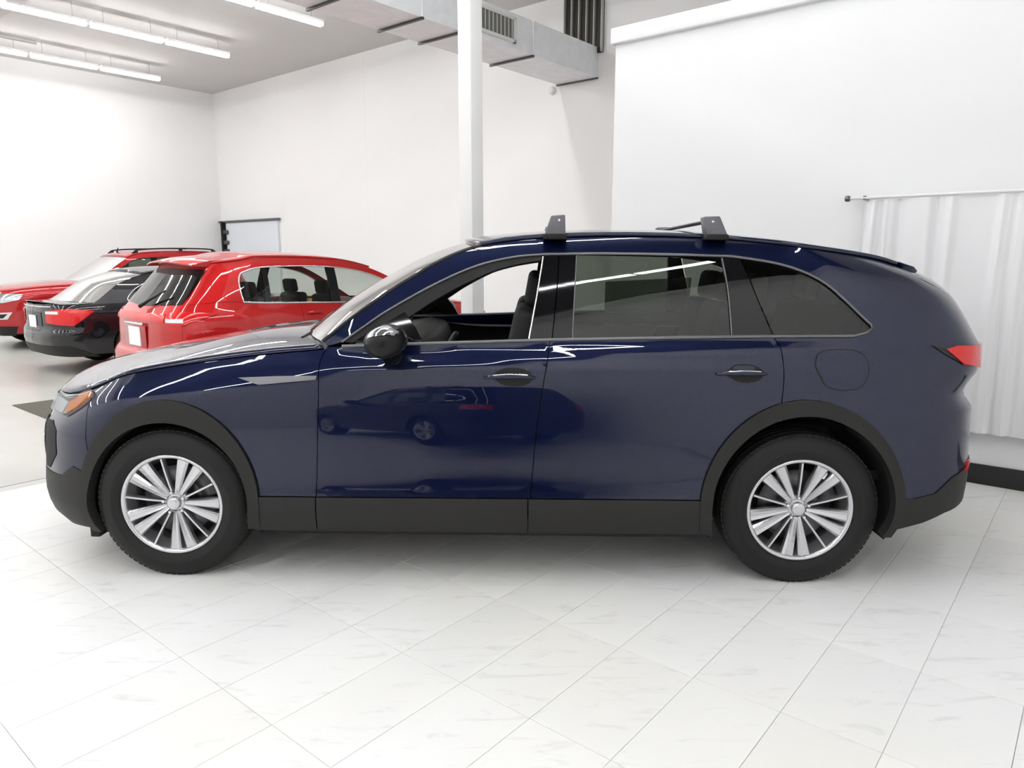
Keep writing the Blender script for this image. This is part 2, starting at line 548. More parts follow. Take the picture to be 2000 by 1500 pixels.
def surf_patch(name, poly, shell, mat, parent, res=0.05, off=0.0, thick=0.012, side='n', gap=0.0, smooth_poly=False):
    """a sheet cut from the body surface along a (u, z) outline, with returned edges; side n, f or b (both in one mesh)"""
    pl = np.asarray(poly, float)
    if area2(pl) < 0: pl = pl[::-1]
    pl = resample(pl, res)
    if gap: pl = inset(pl, gap)
    lo, hi = pl.min(0), pl.max(0)
    gx = np.arange(lo[0] + res / 2, hi[0], res); gy = np.arange(lo[1] + res / 2, hi[1], res)
    if len(gx) and len(gy):
        G = np.stack(np.meshgrid(gx, gy, indexing='ij'), -1).reshape(-1, 2)
        G = G[inside(pl, G)]
        if len(G):
            d = np.min(np.linalg.norm(G[:, None, :] - pl[None, :, :], axis=2), axis=1)
            G = G[d > 0.5 * res]
        allp = np.concatenate([pl, G])
    else:
        allp = pl
    n = len(pl)
    vs, es, fs, *_ = delaunay_2d_cdt([Vector((float(a), float(b))) for a, b in allp], [(i, (i + 1) % n) for i in range(n)], [], 1, 1e-6)
    uv = np.array([(v.x, v.y) for v in vs])
    tris = []
    for f in fs:
        f = tuple(f)
        a, b, c = uv[f[0]], uv[f[1]], uv[f[2]]
        if (b[0] - a[0]) * (c[1] - a[1]) - (b[1] - a[1]) * (c[0] - a[0]) < 0: f = f[::-1]
        tris.append(f)
    N = shell.nrm(uv[:, 0], uv[:, 1])
    Pp = shell.pos(uv[:, 0], uv[:, 1]) + off * N
    cnt = {}
    for f in tris:
        for i in range(len(f)):
            e = (f[i], f[(i + 1) % len(f)])
            cnt[e] = 1
    border = [e for e in cnt if (e[1], e[0]) not in cnt]
    V, Fc, LN = [], [], []
    for sg in ([1] if side == 'n' else [-1] if side == 'f' else [1, -1]):
        base = len(V)
        M = np.array([1, sg, 1.0])
        for p in Pp: V.append(p * M)
        for f in tris:
            g = f if sg == 1 else f[::-1]
            Fc.append(tuple(base + i for i in g))
            LN += [tuple(N[i] * M) for i in g]
        if thick:
            for (i, j) in border:
                b = len(V)
                q = [Pp[i] * M, Pp[j] * M, (Pp[j] - thick * N[j]) * M, (Pp[i] - thick * N[i]) * M]
                V += q
                g = (b + 1, b, b + 3, b + 2) if sg == 1 else (b, b + 1, b + 2, b + 3)
                Fc.append(g)
                a_, b_, c_ = V[g[0]], V[g[1]], V[g[2]]
                fn = np.cross(b_ - a_, c_ - a_); fn = fn / (np.linalg.norm(fn) + 1e-12)
                LN += [tuple(fn)] * 4
    me = mesh_from(V, Fc, True)
    if len(me.loops) == len(LN):
        me.normals_split_custom_set([Vector(x) for x in LN])
    return link(name, me, mat, parent)

def loft(name, rows, mat, parent, thick=0.0):
    m = MB(); m.grid(rows)
    o = m.build(name, mat, parent, fix=False)
    if thick:
        md = o.modifiers.new('solid', 'SOLIDIFY'); md.thickness = thick; md.offset = -1
    return o

def arc_pts(cx, cz, r, a0, a1, n=20):
    return [(cx + r * math.cos(math.radians(a0 + (a1 - a0) * i / n)), cz + r * math.sin(math.radians(a0 + (a1 - a0) * i / n))) for i in range(n + 1)]

# ------------------------------------------------------------------ wheels (shared meshes)
def wheel_meshes(R, rim, width, n_spoke, thin_every, key):
    """axle along y, outer face towards -y at y = 0, centre at the origin"""
    d = {}
    k = R / 0.385
    t = MB()
    sh = R - rim
    prof = [(rim - 0.006, 0.035), (rim + 0.006, 0.010), (rim + 0.012, 0.004), (rim + 0.30 * sh, -0.004), (rim + 0.36 * sh, -0.0065), (rim + 0.42 * sh, -0.004),
            (rim + 0.62 * sh, 0.001), (rim + 0.80 * sh, 0.012), (rim + 0.93 * sh, 0.026), (R - 0.003, 0.042), (R, 0.055)]
    for g in (0.25, 0.42, 0.58, 0.75):
        y = width * g
        prof += [(R, y - 0.006), (R - 0.009, y - 0.005), (R - 0.009, y + 0.005), (R, y + 0.006)]
    prof += [(R, width - 0.05), (R - 0.02, width - 0.02), (rim + 0.5 * sh, width), (rim, width - 0.03)]
    t.lathe_y(prof, 72)
    # shoulder blocks
    for i in range(80):
        a = 2 * PI * i / 80
        m = Matrix.Rotation(-a, 3, 'Y')
        t.box(m @ Vector((R - 0.010, 0.036, 0)), (0.012, 0.020, R * 0.060), m)
    d['tyre'] = (t, 'rubber')
    r = MB()
    r.lathe_y([(rim - 0.020, 0.028), (rim - 0.014, 0.012), (rim - 0.004, 0.006), (rim + 0.004, 0.010), (rim + 0.002, 0.03), (rim - 0.012, 0.05), (rim - 0.03, 0.10), (rim - 0.045, width - 0.05), (rim - 0.052, width - 0.05), (rim - 0.036, 0.08), (rim - 0.022, 0.05)], 64, closed=True)
    d['wheel'] = (r, 'alloy')
    def spoke(w0, w1, dep):
        s = MB()
        rows = []
        for i in range(7):
            q = i / 6
            rr = 0.045 + (rim - 0.018 - 0.045) * q
            w = w0 + (w1 - w0) * q
            yf = 0.042 - 0.027 * q - 0.004 * math.sin(PI * q)
            rows.append([(rr, yf + dep, -w * 0.5), (rr, yf + 0.010, -w * 0.5), (rr, yf, -w * 0.30), (rr, yf + (0.004 if w1 > 0.02 else 0), w * 0.10), (rr, yf, w * 0.38), (rr, yf + 0.010, w * 0.5), (rr, yf + dep, w * 0.5)])
        s.grid(rows, False)
        return s
    d['spoke_wide'] = (spoke(0.024 * k, 0.060 * k, 0.035), 'alloy')
    d['spoke_thin'] = (spoke(0.012 * k, 0.013 * k, 0.03), 'alloy')
    c = MB()
    c.lathe_y([(0.0005, 0.018), (0.022, 0.018), (0.030, 0.021), (0.034, 0.028), (0.034, 0.06)], 28)
    c.lathe_y([(0.034, 0.046), (0.052, 0.050), (0.064, 0.062), (0.064, 0.08)], 28)
    d['centre_cap'] = (c, 'alloy')
    l = MB()
    l.lathe_y([(0.0005, 0.0), (0.007, 0.0), (0.0085, 0.003), (0.0085, 0.024)], 6)
    d['lug_nut'] = (l, 'chrome')
    b = MB()
    b.lathe_y([(0.05, 0.098), (rim * 0.70, 0.098), (rim * 0.70, 0.122), (0.05, 0.122)], 40, closed=True)
    d['brake_disc'] = (b, 'disc_steel')
    cal = MB()
    for i in range(8):
        a0 = math.radians(-18 + 36 * i / 8) ; a1 = math.radians(-18 + 36 * (i + 1) / 8)
    cal.lathe_y([(rim * 0.50, 0.080), (rim * 0.80, 0.080), (rim * 0.80, 0.140), (rim * 0.50, 0.140)], 8, a0=math.radians(10), a1=math.radians(60), closed=True)
    d['brake_caliper'] = (cal, 'alloy_dark')
    bk = MB()
    bk.lathe_y([(0.0005, 0.14), (rim - 0.03, 0.14), (rim - 0.03, 0.146), (0.0005, 0.146)], 40)
    d['hub_plate'] = (bk, 'under_black')
    return d
class WheelKit:
    def __init__(s, R, rim, width, n=15):
        s.R, s.n = R, n
        s.mesh = {}
        for k, (mb, mat) in wheel_meshes(R, rim, width, n, 3, '').items():
            o = mb.build(k, mat)
            s.mesh[k] = o.data
            C.objects.unlink(o); bpy.data.objects.remove(o)
    def place(s, parent, x, y, z, flip, rot):
        """rot: angle of a thin spoke in degrees seen from outside"""
        w = link('wheel', s.mesh['wheel'], None, parent)
        w.location = (x, y, z)
        w.rotation_euler = (0, 0, PI if flip else 0)
        for nm in ('tyre', 'centre_cap', 'brake_disc', 'brake_caliper', 'hub_plate'):
            link(nm, s.mesh[nm], None, w)
        for i in range(s.n):
            a = math.radians(rot + 360 * i / s.n)
            sp_ = link('spoke', s.mesh['spoke_thin' if i % 3 == 0 else 'spoke_wide'], None, w)
            # the two wide spokes between thin ones lean together in a V
            lean = 0 if i % 3 == 0 else (math.radians(2.0) if i % 3 == 1 else -math.radians(2.0))
            sp_.rotation_euler = (0, -(a + lean), 0)
        for i in range(5):
            a = math.radians(rot + 72 * i)
            g = link('lug_nut', s.mesh['lug_nut'], None, w)
            g.location = (0.054 * math.cos(a), 0.028, 0.054 * math.sin(a))
        return w
KIT = WheelKit(0.385, 0.256, 0.265)
KIT_BG = WheelKit(0.365, 0.250, 0.25, 15)

# ------------------------------------------------------------------ the blue car
suv = empty('suv', tuple(ORG), -YAW)
tag(suv, 'dark blue three-row suv seen from the side with roof rack feet and silver wheels', 'car')
SH = Shell(
    plan=[(-0.945, 0), (-0.938, 0.22), (-0.905, 0.44), (-0.835, 0.61), (-0.735, 0.735), (-0.6, 0.845), (-0.43, 0.925), (-0.22, 0.967), (0.05, 0.982), (0.4, 0.985), (1.0, 0.985), (1.6, 0.985),
          (2.2, 0.985), (2.8, 0.985), (3.2, 0.984), (3.5, 0.975), (3.70, 0.955), (3.84, 0.92), (3.93, 0.87), (4.005, 0.785), (4.07, 0.65), (4.125, 0.45), (4.16, 0.2), (4.165, 0)],
    sect=[(0.18, 0.945), (0.24, 0.978), (0.30, 0.998), (0.36, 1.007), (0.42, 1.003), (0.48, 0.992), (0.56, 0.983), (0.66, 0.9755), (0.76, 0.969), (0.84, 0.962), (0.92, 0.953), (0.99, 0.943), (1.05, 0.932), (1.085, 0.9255), (1.10, 0.919), (1.14, 0.908),
          (1.17, 0.905), (1.25, 0.884), (1.35, 0.852), (1.45, 0.815), (1.52, 0.784), (1.58, 0.752), (1.64, 0.714), (1.69, 0.672), (1.73, 0.62)],
    df=[(0.1, 0.22), (0.2, 0.06), (0.28, 0.0), (0.40, -0.02), (0.6, -0.01), (0.7, 0.0), (0.8, 0.04), (0.9, 0.075), (1.0, 0.13), (1.2, 0.2)],
    dr=[(0.15, -0.12), (0.30, -0.05), (0.40, -0.02), (0.55, 0.0), (0.75, 0.0), (0.86, 0.0), (0.94, -0.045), (1.0, -0.015), (1.06, 0.025), (1.17, 0.03), (1.22, 0.005), (1.32, -0.045), (1.42, -0.11), (1.505, -0.22), (1.56, -0.34), (1.62, -0.5), (1.75, -0.8)],
    wf=(-0.62, -0.15), wr=(2.85, 3.97),
    ztop=[(-1.6, 0.885), (-1.1, 0.885), (-0.8, 0.892), (-0.62, 0.918), (-0.5, 0.955), (-0.3, 1.010), (0.0, 1.066), (0.3, 1.108), (0.6, 1.140), (0.95, 1.168), (1.3, 1.17)],
    roll=(0.075, 0.17, 1.0), s0=0.985, crease=[(0.4, 1.045), (1.0, 1.075), (1.5, 1.105), (2.0, 1.128), (2.6, 1.148), (3.2, 1.150), (3.8, 1.145)])
def PK(pts, sm=0):
    q = [SH.pick(*p) for p in pts]
    return catmull(q, sm) if sm else q
def u_of_plan_y(y):               # u on the rear corner where the plan half-width is y
    i0 = int(np.argmax(SH.PY))
    k = len(SH.U) - 1 - int(np.argmin(np.abs(SH.PY[i0:][::-1] - y)))
    return float(SH.U[k])
def u_front_y(y):
    i0 = len(SH.U) // 2
    k = int(np.argmin(np.abs(SH.PY[:i0] - y)))
    return float(SH.U[k])
ZT = lambda u: float(SH.ztop(u))
WZ = 0.382                         # wheel centre height
WBASE = 3.12
def ell(cx, rx, rz, a0, a1, n=26):
    return [(cx + rx * math.cos(math.radians(a0 + (a1 - a0) * i / n)), WZ + rz * math.sin(math.radians(a0 + (a1 - a0) * i / n))) for i in range(n + 1)]
UC = u_of_plan_y(0.80)             # quarter panel / tailgate split on the rear corner
Z_SILL = 0.447

rail = PK([(632, 668), (700, 614), (760, 572), (800, 547), (850, 517), (900, 494), (950, 479), (1000, 471), (1060, 466), (1100, 464), (1200, 462), (1300, 463), (1400, 467), (1500, 476), (1600, 489), (1700, 505), (1750, 519)], 6)
dlo_top = PK([(668, 668), (720, 632), (760, 605), (850, 555), (930, 520), (1000, 503), (1062, 497)], 5)
dlo_top2 = PK([(1062, 497), (1200, 496), (1400, 500), (1450, 504), (1540, 521), (1600, 546), (1650, 586), (1700, 634)], 5) + PK([(1704, 641), (1692, 650), (1668, 656)])
belt_f = PK([(640, 677), (760, 673), (900, 669), (1074, 664)], 4)
belt_r = PK([(1074, 664), (1300, 660), (1510, 657)], 4)
belt_q = PK([(1510, 657), (1600, 656.5), (1668, 656)], 3)
seamA = PK([(640, 677), (626, 705), (622, 770), (620, 880), (618, 966)], 4)
seamB = PK([(1074, 664), (1070, 700), (1058, 770), (1047, 850), (1036, 966)], 4)
seamC = PK([(1510, 657), (1526, 684), (1531, 745), (1526, 800)], 4)
fo = dict(cx=0.0, rx=0.468, rz=0.535)
fi = dict(cx=0.0, rx=0.412, rz=0.425)
ro = dict(cx=WBASE - 0.005, rx=0.498, rz=0.552)
ri = dict(cx=WBASE + 0.0, rx=0.445, rz=0.475)

# dark inner shell so that the shut lines look into something
inner = [(SH.u0, 0.30)] + ell(a0=180, a1=0, **fi)[::1] + ell(a0=180, a1=0, **ri) + [(SH.u1, 0.35), (SH.u1, 1.10), (1.0, 1.10), (0.6, 1.08), (0.0, 1.0), (-0.5, 0.86), (SH.u0, 0.84)]
surf_patch('inner_shell', inner, SH, 'under_black', suv, res=0.09, off=-0.022, thick=0, side='b')

def both(name, poly, mat, **kw):
    out = []
    for sd in ('n', 'f'):
        out.append(surf_patch(name, poly, SH, mat, suv, side=sd, **kw))
    return out
PAINT = dict(res=0.024, gap=0.0022, thick=0.016)

# front fender
u_bs = -0.50
fender = [(u, ZT(u)) for u in np.linspace(0.80, u_bs, 18)]
fender += [(-0.455, 0.80)] + [p for p in ell(a0=152, a1=7, **fo)]
fender += [(seamA[-1][0], Z_SILL)] + seamA[::-1]
fender_o = both('front_fender', fender, 'blue_paint', **PAINT)
# bumper: painted upper part and grey lower part
bump = [(SH.u0, 0.47), (-0.62, 0.50), (-0.52, 0.56)] + ell(a0=163, a1=152, n=4, **fo) + [(-0.455, 0.80), (u_bs, ZT(u_bs))] + [(u, ZT(u)) for u in np.linspace(u_bs - 0.04, SH.u0, 14)]
surf_patch('front_bumper', bump, SH, 'blue_paint', suv, side='b', **PAINT)
lowb = [(SH.u0, 0.20), (-0.80, 0.21), (-0.60, 0.235)] + [(-0.46, 0.245)] + ell(a0=196, a1=163, n=6, **fo) + [(-0.52, 0.56), (-0.62, 0.50), (SH.u0, 0.47)]
surf_patch('bumper_skirt', lowb, SH, 'cladding_plastic', suv, side='b', res=0.05, off=0.004, thick=0.02)
# grille with bars
gr = [(SH.u0, 0.40), (u_front_y(0.42), 0.42), (u_front_y(0.60), 0.62), (u_front_y(0.56), 0.80), (u_front_y(0.40), 0.84), (SH.u0, 0.85)]
grille = surf_patch('grille', gr, SH, 'gloss_black', suv, side='b', res=0.05, off=0.004, thick=0.01)
for zb in np.linspace(0.50, 0.80, 9):
    m = MB(); m.tube([SH.at(u, zb, 0.004) * np.array([1, s_, 1]) for s_, us in ((1, np.linspace(u_front_y(0.50), SH.u0, 9)), (-1, np.linspace(SH.u0, u_front_y(0.50), 9))) for u in us], 0.005, 6)
    m.build('grille_bar', 'gloss_black', grille)
m = MB(); m.tube([SH.at(u, z, 0.002) for u, z in catmull([(SH.u0, 0.40), (u_front_y(0.44), 0.44), (u_front_y(0.62), 0.62), (u_front_y(0.60), 0.76)], 6)], 0.009, 8)
m.tube([SH.at(u, z, 0.002) * np.array([1, -1, 1]) for u, z in catmull([(SH.u0, 0.40), (u_front_y(0.44), 0.44), (u_front_y(0.62), 0.62), (u_front_y(0.60), 0.76)], 6)], 0.009, 8)
m.build('grille_surround', 'gloss_black', grille)
# dark air curtain slot at the bumper corner
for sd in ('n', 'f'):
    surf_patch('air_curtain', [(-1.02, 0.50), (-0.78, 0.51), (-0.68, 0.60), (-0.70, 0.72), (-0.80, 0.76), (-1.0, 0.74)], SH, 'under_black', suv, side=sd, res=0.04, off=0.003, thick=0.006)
# headlights
hl = [(u_front_y(0.44), 0.815), (u_front_y(0.62), 0.80), (-0.66, 0.80), (-0.56, 0.85), (-0.47, 0.918), (-0.52, 0.935), (-0.62, 0.905), (-0.80, 0.878), (u_front_y(0.44), 0.868)]
for sd in ('n', 'f'):
    h = surf_patch('headlight', hl, SH, 'lamp_silver', suv, side=sd, res=0.03, off=0.006, thick=0.03)
    am = [(-0.66, 0.812), (-0.565, 0.862), (-0.478, 0.917), (-0.52, 0.928), (-0.61, 0.90), (-0.68, 0.865)]
    surf_patch('turn_signal', am, SH, 'amber_lens', h, side=sd, res=0.03, off=0.010, thick=0.004)
    surf_patch('lens', hl, SH, 'lens_glass', h, side=sd, res=0.03, off=0.016, thick=0.006)
    surf_patch('daytime_light', [(u_front_y(0.46), 0.822), (u_front_y(0.62), 0.806), (-0.70, 0.808), (-0.69, 0.862), (-0.80, 0.868), (u_front_y(0.46), 0.860)], SH, 'clear_lens', h, side=sd, res=0.03, off=0.011, thick=0.004)
    for k_, uu in enumerate((u_front_y(0.50), u_front_y(0.60))):
        m = MB(); c = SH.at(uu, 0.84, 0.008) * np.array([1, 1 if sd == 'n' else -1, 1])
        m.lathe_y([(0.0005, 0.0), (0.012, 0.003), (0.018, 0.0)], 12, c=tuple(c))
        m.build('lamp_projector', 'clear_lens', h)

# doors
sill = [seamA[-1], (0.0, 0.0)]
fd = belt_f + seamB[1:] + [(seamB[-1][0], Z_SILL), (seamA[-1][0], Z_SILL)] + seamA[::-1]
fdoors = both('front_door', fd, 'blue_paint', **PAINT)
arc = [p for p in ell(a0=100, a1=176, **ro) if p[0] < seamC[-1][0] - 0.01 and p[1] > Z_SILL]
rd = belt_r + seamC[1:] + arc + [(arc[-1][0] - 0.01, Z_SILL), (seamB[-1][0], Z_SILL)] + seamB[::-1]
rdoors = both('rear_door', rd, 'blue_paint', **PAINT)
# body side: A pillar, cant rail, quarter panel in one piece
dp = catmull([rail[-1], (UC - 0.09, 1.50), (UC - 0.03, 1.43), (UC, 1.33), (UC, 1.20)], 5)
arcq = [p for p in ell(a0=4, a1=100, **ro) if p[0] > seamC[-1][0] + 0.005]
quarter = [seamA[0]] + rail + dp[1:] + [(UC, 0.60)] + [(3.86, 0.545), (3.77, 0.475), (3.66, 0.455)] + arcq + seamC[::-1] + belt_q[1:] + dlo_top2[::-1][1:] + dlo_top[::-1][1:]
quarters = both('quarter_panel', quarter, 'blue_paint', **PAINT)
# cladding
ring_f = ell(a0=-10, a1=196, n=40, **fo) + ell(a0=200, a1=-13, n=40, **fi)
ring_r = ell(a0=-12, a1=190, n=40, **ro) + ell(a0=194, a1=-14, n=40, **ri)
both('arch_cladding', ring_f, 'cladding_plastic', res=0.05, off=0.016, thick=0.05)
both('arch_cladding', ring_r, 'cladding_plastic', res=0.05, off=0.016, thick=0.05)
z_b = 0.275
xs = [0.43, SH.pick(618, 1000)[0], SH.pick(1031, 1000)[0], 2.66]
for i in range(3):
    both('rocker_cladding', [(xs[i], z_b), (xs[i + 1], z_b), (xs[i + 1], Z_SILL), (xs[i], Z_SILL)], 'cladding_plastic', res=0.06, off=0.012, thick=0.05, gap=0.003)
skirt = [(WBASE + 0.44, 0.29), (WBASE + 0.62, 0.335), (3.85, 0.375), (UC, 0.41), (UC + 0.25, 0.43), (SH.u1, 0.44), (SH.u1, 0.62), (UC, 0.60), (3.86, 0.545), (3.77, 0.475), (3.66, 0.455), (WBASE + 0.485, 0.455)]
surf_patch('rear_skirt', skirt, SH, 'cladding_plastic', suv, side='b', res=0.05, off=0.006, thick=0.03)
for sd in ('n', 'f'):
    surf_patch('rear_reflector', [(UC - 0.10, 0.56), (UC + 0.12, 0.57), (UC + 0.12, 0.60), (UC - 0.02, 0.60)], SH, 'red_lens', suv, side=sd, res=0.03, off=0.010, thick=0.01)
# tailgate and rear bumper
surf_patch('rear_bumper', [(UC, 0.60), (SH.u1, 0.62), (SH.u1, 0.86), (UC, 0.86)], SH, 'blue_paint', suv, side='b', **PAINT)
tg = surf_patch('tailgate', [(UC, 0.86), (SH.u1, 0.86), (SH.u1, 1.56), (UC - 0.10, 1.555)] + dp[1:][:0] + [(UC - 0.09, 1.50), (UC - 0.03, 1.43), (UC, 1.33), (UC, 1.20)], SH, 'blue_paint', suv, side='b', **PAINT)
surf_patch('rear_window', [(UC + 0.30, 1.20), (SH.u1, 1.18), (SH.u1, 1.50), (UC + 0.26, 1.49)], SH, 'gloss_black', tg, side='b', res=0.05, off=0.005, thick=0.004)
# tail lights
tl = PK([(1846, 682), (1866, 676)]) + [(UC - 0.02, 1.178), (UC + 0.20, 1.172), (UC + 0.22, 1.09), (UC + 0.03, 1.062)] + PK([(1880, 712)])
for sd in ('n', 'f'):
    t_ = surf_patch('taillight', tl, SH, 'red_lens', suv, side=sd, res=0.025, off=0.012, thick=0.03)
    tip = PK([(1818, 675), (1846, 682), (1880, 712), (1848, 694)])
    surf_patch('lamp_tip', tip, SH, 'gloss_black', t_, side=sd, res=0.03, off=0.006, thick=0.006)

# fuel flap
ff = PK([(1592, 715), (1598, 692), (1620, 684), (1668, 685), (1692, 702), (1695, 735), (1680, 757), (1645, 762), (1612, 752)])
ff = catmull(ff + [ff[0]], 4)[:-1]
surf_patch('fuel_flap', ff, SH, 'blue_paint', quarters[0], side='n', res=0.04, off=0.0035, thick=0.004, gap=0.002)
ffo = inset(resample(ff, 0.01), -0.003)
surf_patch('fuel_flap_seam', ffo, SH, 'under_black', quarters[0], side='n', res=0.04, off=0.0018, thick=0.0)

# roof, windshield, hood
r3 = np.array([SH.at(u, z) for u, z in rail])
nv = 25
vv = np.linspace(-1, 1, nv)
def canopy_row(p, bow, crown):
    q = 1 - vv**2
    return [(p[0] - bow * q[i], vv[i] * abs(p[1]), p[2] + crown * q[i]) for i in range(nv)]
bowf = pchip([0.7, 0.9, 1.2, 1.6, 2.2, 3.0, 3.6], [0.27, 0.255, 0.21, 0.13, 0.0, -0.04, -0.10])
crf = pchip([0.7, 1.0, 1.4, 1.7, 2.2, 3.0, 3.6], [0.015, 0.015, 0.022, 0.03, 0.034, 0.032, 0.025])
rows = [canopy_row(p, float(bowf(p[0])), float(crf(p[0]))) for p in r3]
ih = int(np.argmin(np.abs(r3[:, 0] - 1.56)))
ws_rows = rows[:ih + 1]
loft('windshield', ws_rows, 'clear_glass', suv, 0.0)
roof_o = loft('roof', rows[ih:], 'blue_paint', suv, 0.02)
# headliner
loft('headliner', [[(x, y * 0.94, z - 0.05) for x, y, z in r] for r in rows[ih:]], 'headliner', suv, 0.0)
# black header band and roof ditch mouldings
for s_ in (1, -1):
    m = MB(); m.tube([(p[0], p[1] * s_ * 0.985, p[2] + 0.004) for p in r3[ih:-2]], 0.006, 8)
    m.build('roof_moulding', 'blue_paint', suv)
    m = MB(); m.tube([(p[0] - 0.006, p[1] * s_ * 0.99, p[2] + 0.004) for p in r3[:ih + 1]], 0.009, 8)
    m.build('pillar_moulding', 'gloss_black', suv)
# spoiler
sp_rows = []
e0 = r3[-1]
for k_, (dx, dz, wy) in enumerate([(-0.10, 0.028, 0.97), (0.02, 0.018, 0.985), (0.10, -0.006, 0.97), (0.125, -0.028, 0.95), (0.10, -0.045, 0.95), (0.0, -0.035, 0.96), (-0.10, 0.0, 0.96)]):
    sp_rows.append([(e0[0] + dx + 0.10 * (1 - v * v), v * abs(e0[1]) * wy, e0[2] + dz + 0.035 * (1 - v * v)) for v in vv])
m = MB(); m.grid(sp_rows)
m.add([r[0] for r in sp_rows], [tuple(range(len(sp_rows)))]); m.add([r[-1] for r in sp_rows], [tuple(range(len(sp_rows) - 1, -1, -1))])
m.build('rear_spoiler', 'blue_paint', suv)

us = np.linspace(-0.80, 0.78, 40)
uh = np.concatenate([np.linspace(SH.u0 + 0.02, -0.80, 14)[:-1], us])
zc = pchip([-0.95, -0.90, -0.80, -0.65, -0.4, -0.1, 0.1, 0.4, 0.8], [0.89, 0.915, 0.965, 1.012, 1.07, 1.118, 1.148, 1.182, 1.205])
hrows = []
for u in uh:
    e = SH.at(u, ZT(u))
    bw = 0.24 * float(sstep(-0.3, 0.78, e[0]))
    q = 1 - vv**2
    dz = max(0.0, float(zc(e[0])) - e[2])
    hrows.append([(e[0] - bw * q[i], vv[i] * abs(e[1]), e[2] + dz * (1 - abs(vv[i])**2.6)) for i in range(nv)])
loft('hood', hrows, 'blue_paint', suv, 0.012)
# cowl between hood and windshield, with wiper arms
b0, b1 = np.array(hrows[-1]), np.array(ws_rows[0])
cow = [[tuple(b0[i] * (1 - t) + (b1[i] + np.array([0.03, 0, -0.006])) * t + np.array([0, 0, -0.012 if 0 < t < 1 else -0.004])) for i in range(nv)] for t in (0.0, 0.3, 0.7, 1.0)]
loft('cowl', cow, 'cladding_plastic', suv, 0.0)
for y0 in (-0.62, 0.08):
    m = MB(); m.tube([(0.60, y0, 1.185), (0.63, y0 + 0.25, 1.225), (0.66, y0 + 0.55, 1.255)], [0.012, 0.008, 0.006], 8); m.build('wiper', 'under_black', suv)

# window frames, pillars, glass
op = PK([(1056, 508), (1030, 512), (1000, 518), (960, 530), (905, 555), (850, 585), (800, 618), (745, 652), (724, 668)], 4)
both('window_frame', dlo_top + op, 'rubber', res=0.04, off=-0.002, thick=0.02)
both('b_pillar', PK([(1062, 497), (1091, 496.5), (1086, 580), (1077, 664), (1032, 665), (1048, 580)]), 'gloss_black', res=0.05, off=-0.002, thick=0.02)
both('b_pillar', PK([(1093, 496.5), (1127, 496.5), (1122, 580), (1118, 662), (1079, 664), (1088, 580)]), 'gloss_black', res=0.05, off=-0.002, thick=0.02)
rgl = PK([(1127, 497), (1260, 497), (1408, 501), (1420, 570), (1428, 658), (1270, 660), (1118, 662)])
for i_, dr_ in enumerate(rdoors):
    surf_patch('window_glass', rgl, SH, 'privacy_glass', dr_, side='nf'[i_], res=0.06, off=-0.006, thick=0.0)
stk = [car_plane(a_, b_, 0.87) for a_, b_ in ((1180, 548), (1345, 540), (1345, 648), (1180, 650))]
surf_patch('window_sticker', stk, SH, 'sticker_grey', rdoors[1], side='f', res=0.06, off=-0.012, thick=0.0)
both('c_pillar', PK([(1409, 501), (1446, 504), (1480, 585), (1511, 657), (1429, 658), (1421, 570)]), 'gloss_black', res=0.05, off=-0.003, thick=0.02, gap=0.002)
qg = PK([(1449, 504.5), (1540, 522), (1600, 547), (1650, 587), (1698, 634), (1701, 640), (1690, 649), (1668, 655), (1513, 656.5), (1482, 585)])
both('quarter_glass', qg, 'privacy_glass', res=0.05, off=-0.006, thick=0.0)
for nm_, px_, r_, mt_ in (('glass_edge_trim', [(1061, 501), (1048, 580), (1033, 663)], 0.0045, 'chrome'), ('glass_edge_trim', [(1126, 499), (1122, 580), (1118, 660)], 0.003, 'trim_grey'), ('glass_edge_trim', [(1410, 504), (1422, 570), (1429, 656)], 0.0035, 'trim_grey')):
    q_ = PK(px_, 5)
    for s_ in (1, -1):
        m = MB(); m.tube([SH.at(u, z, 0.001) * np.array([1, s_, 1]) for u, z in q_], r_, 6); m.build(nm_, mt_, suv)
# rubber seal round the rear glass
def strip(name, pts, r, mat, off, parent=None):
    for s_ in (1, -1):
        m = MB(); m.tube([SH.at(u, z, off) * np.array([1, s_, 1]) for u, z in pts], r, 8)
        m.build(name, mat, parent or suv)
strip('belt_trim', belt_f[1:] + belt_r[1:] + belt_q[1:], 0.009, 'trim_grey', 0.002)
strip('window_trim', [dlo_top2[i] for i in range(len(dlo_top2))], 0.007, 'trim_grey', 0.002)
strip('window_trim', dlo_top, 0.006, 'trim_grey', 0.002)

# fender signature trim
ft = PK([(466, 738), (540, 735), (619, 734), (617, 742), (560, 747), (505, 752)])
for i_, f_ in enumerate(fender_o):
    surf_patch('fender_trim', ft, SH, 'trim_grey', f_, side='nf'[i_], res=0.04, off=0.004, thick=0.006)

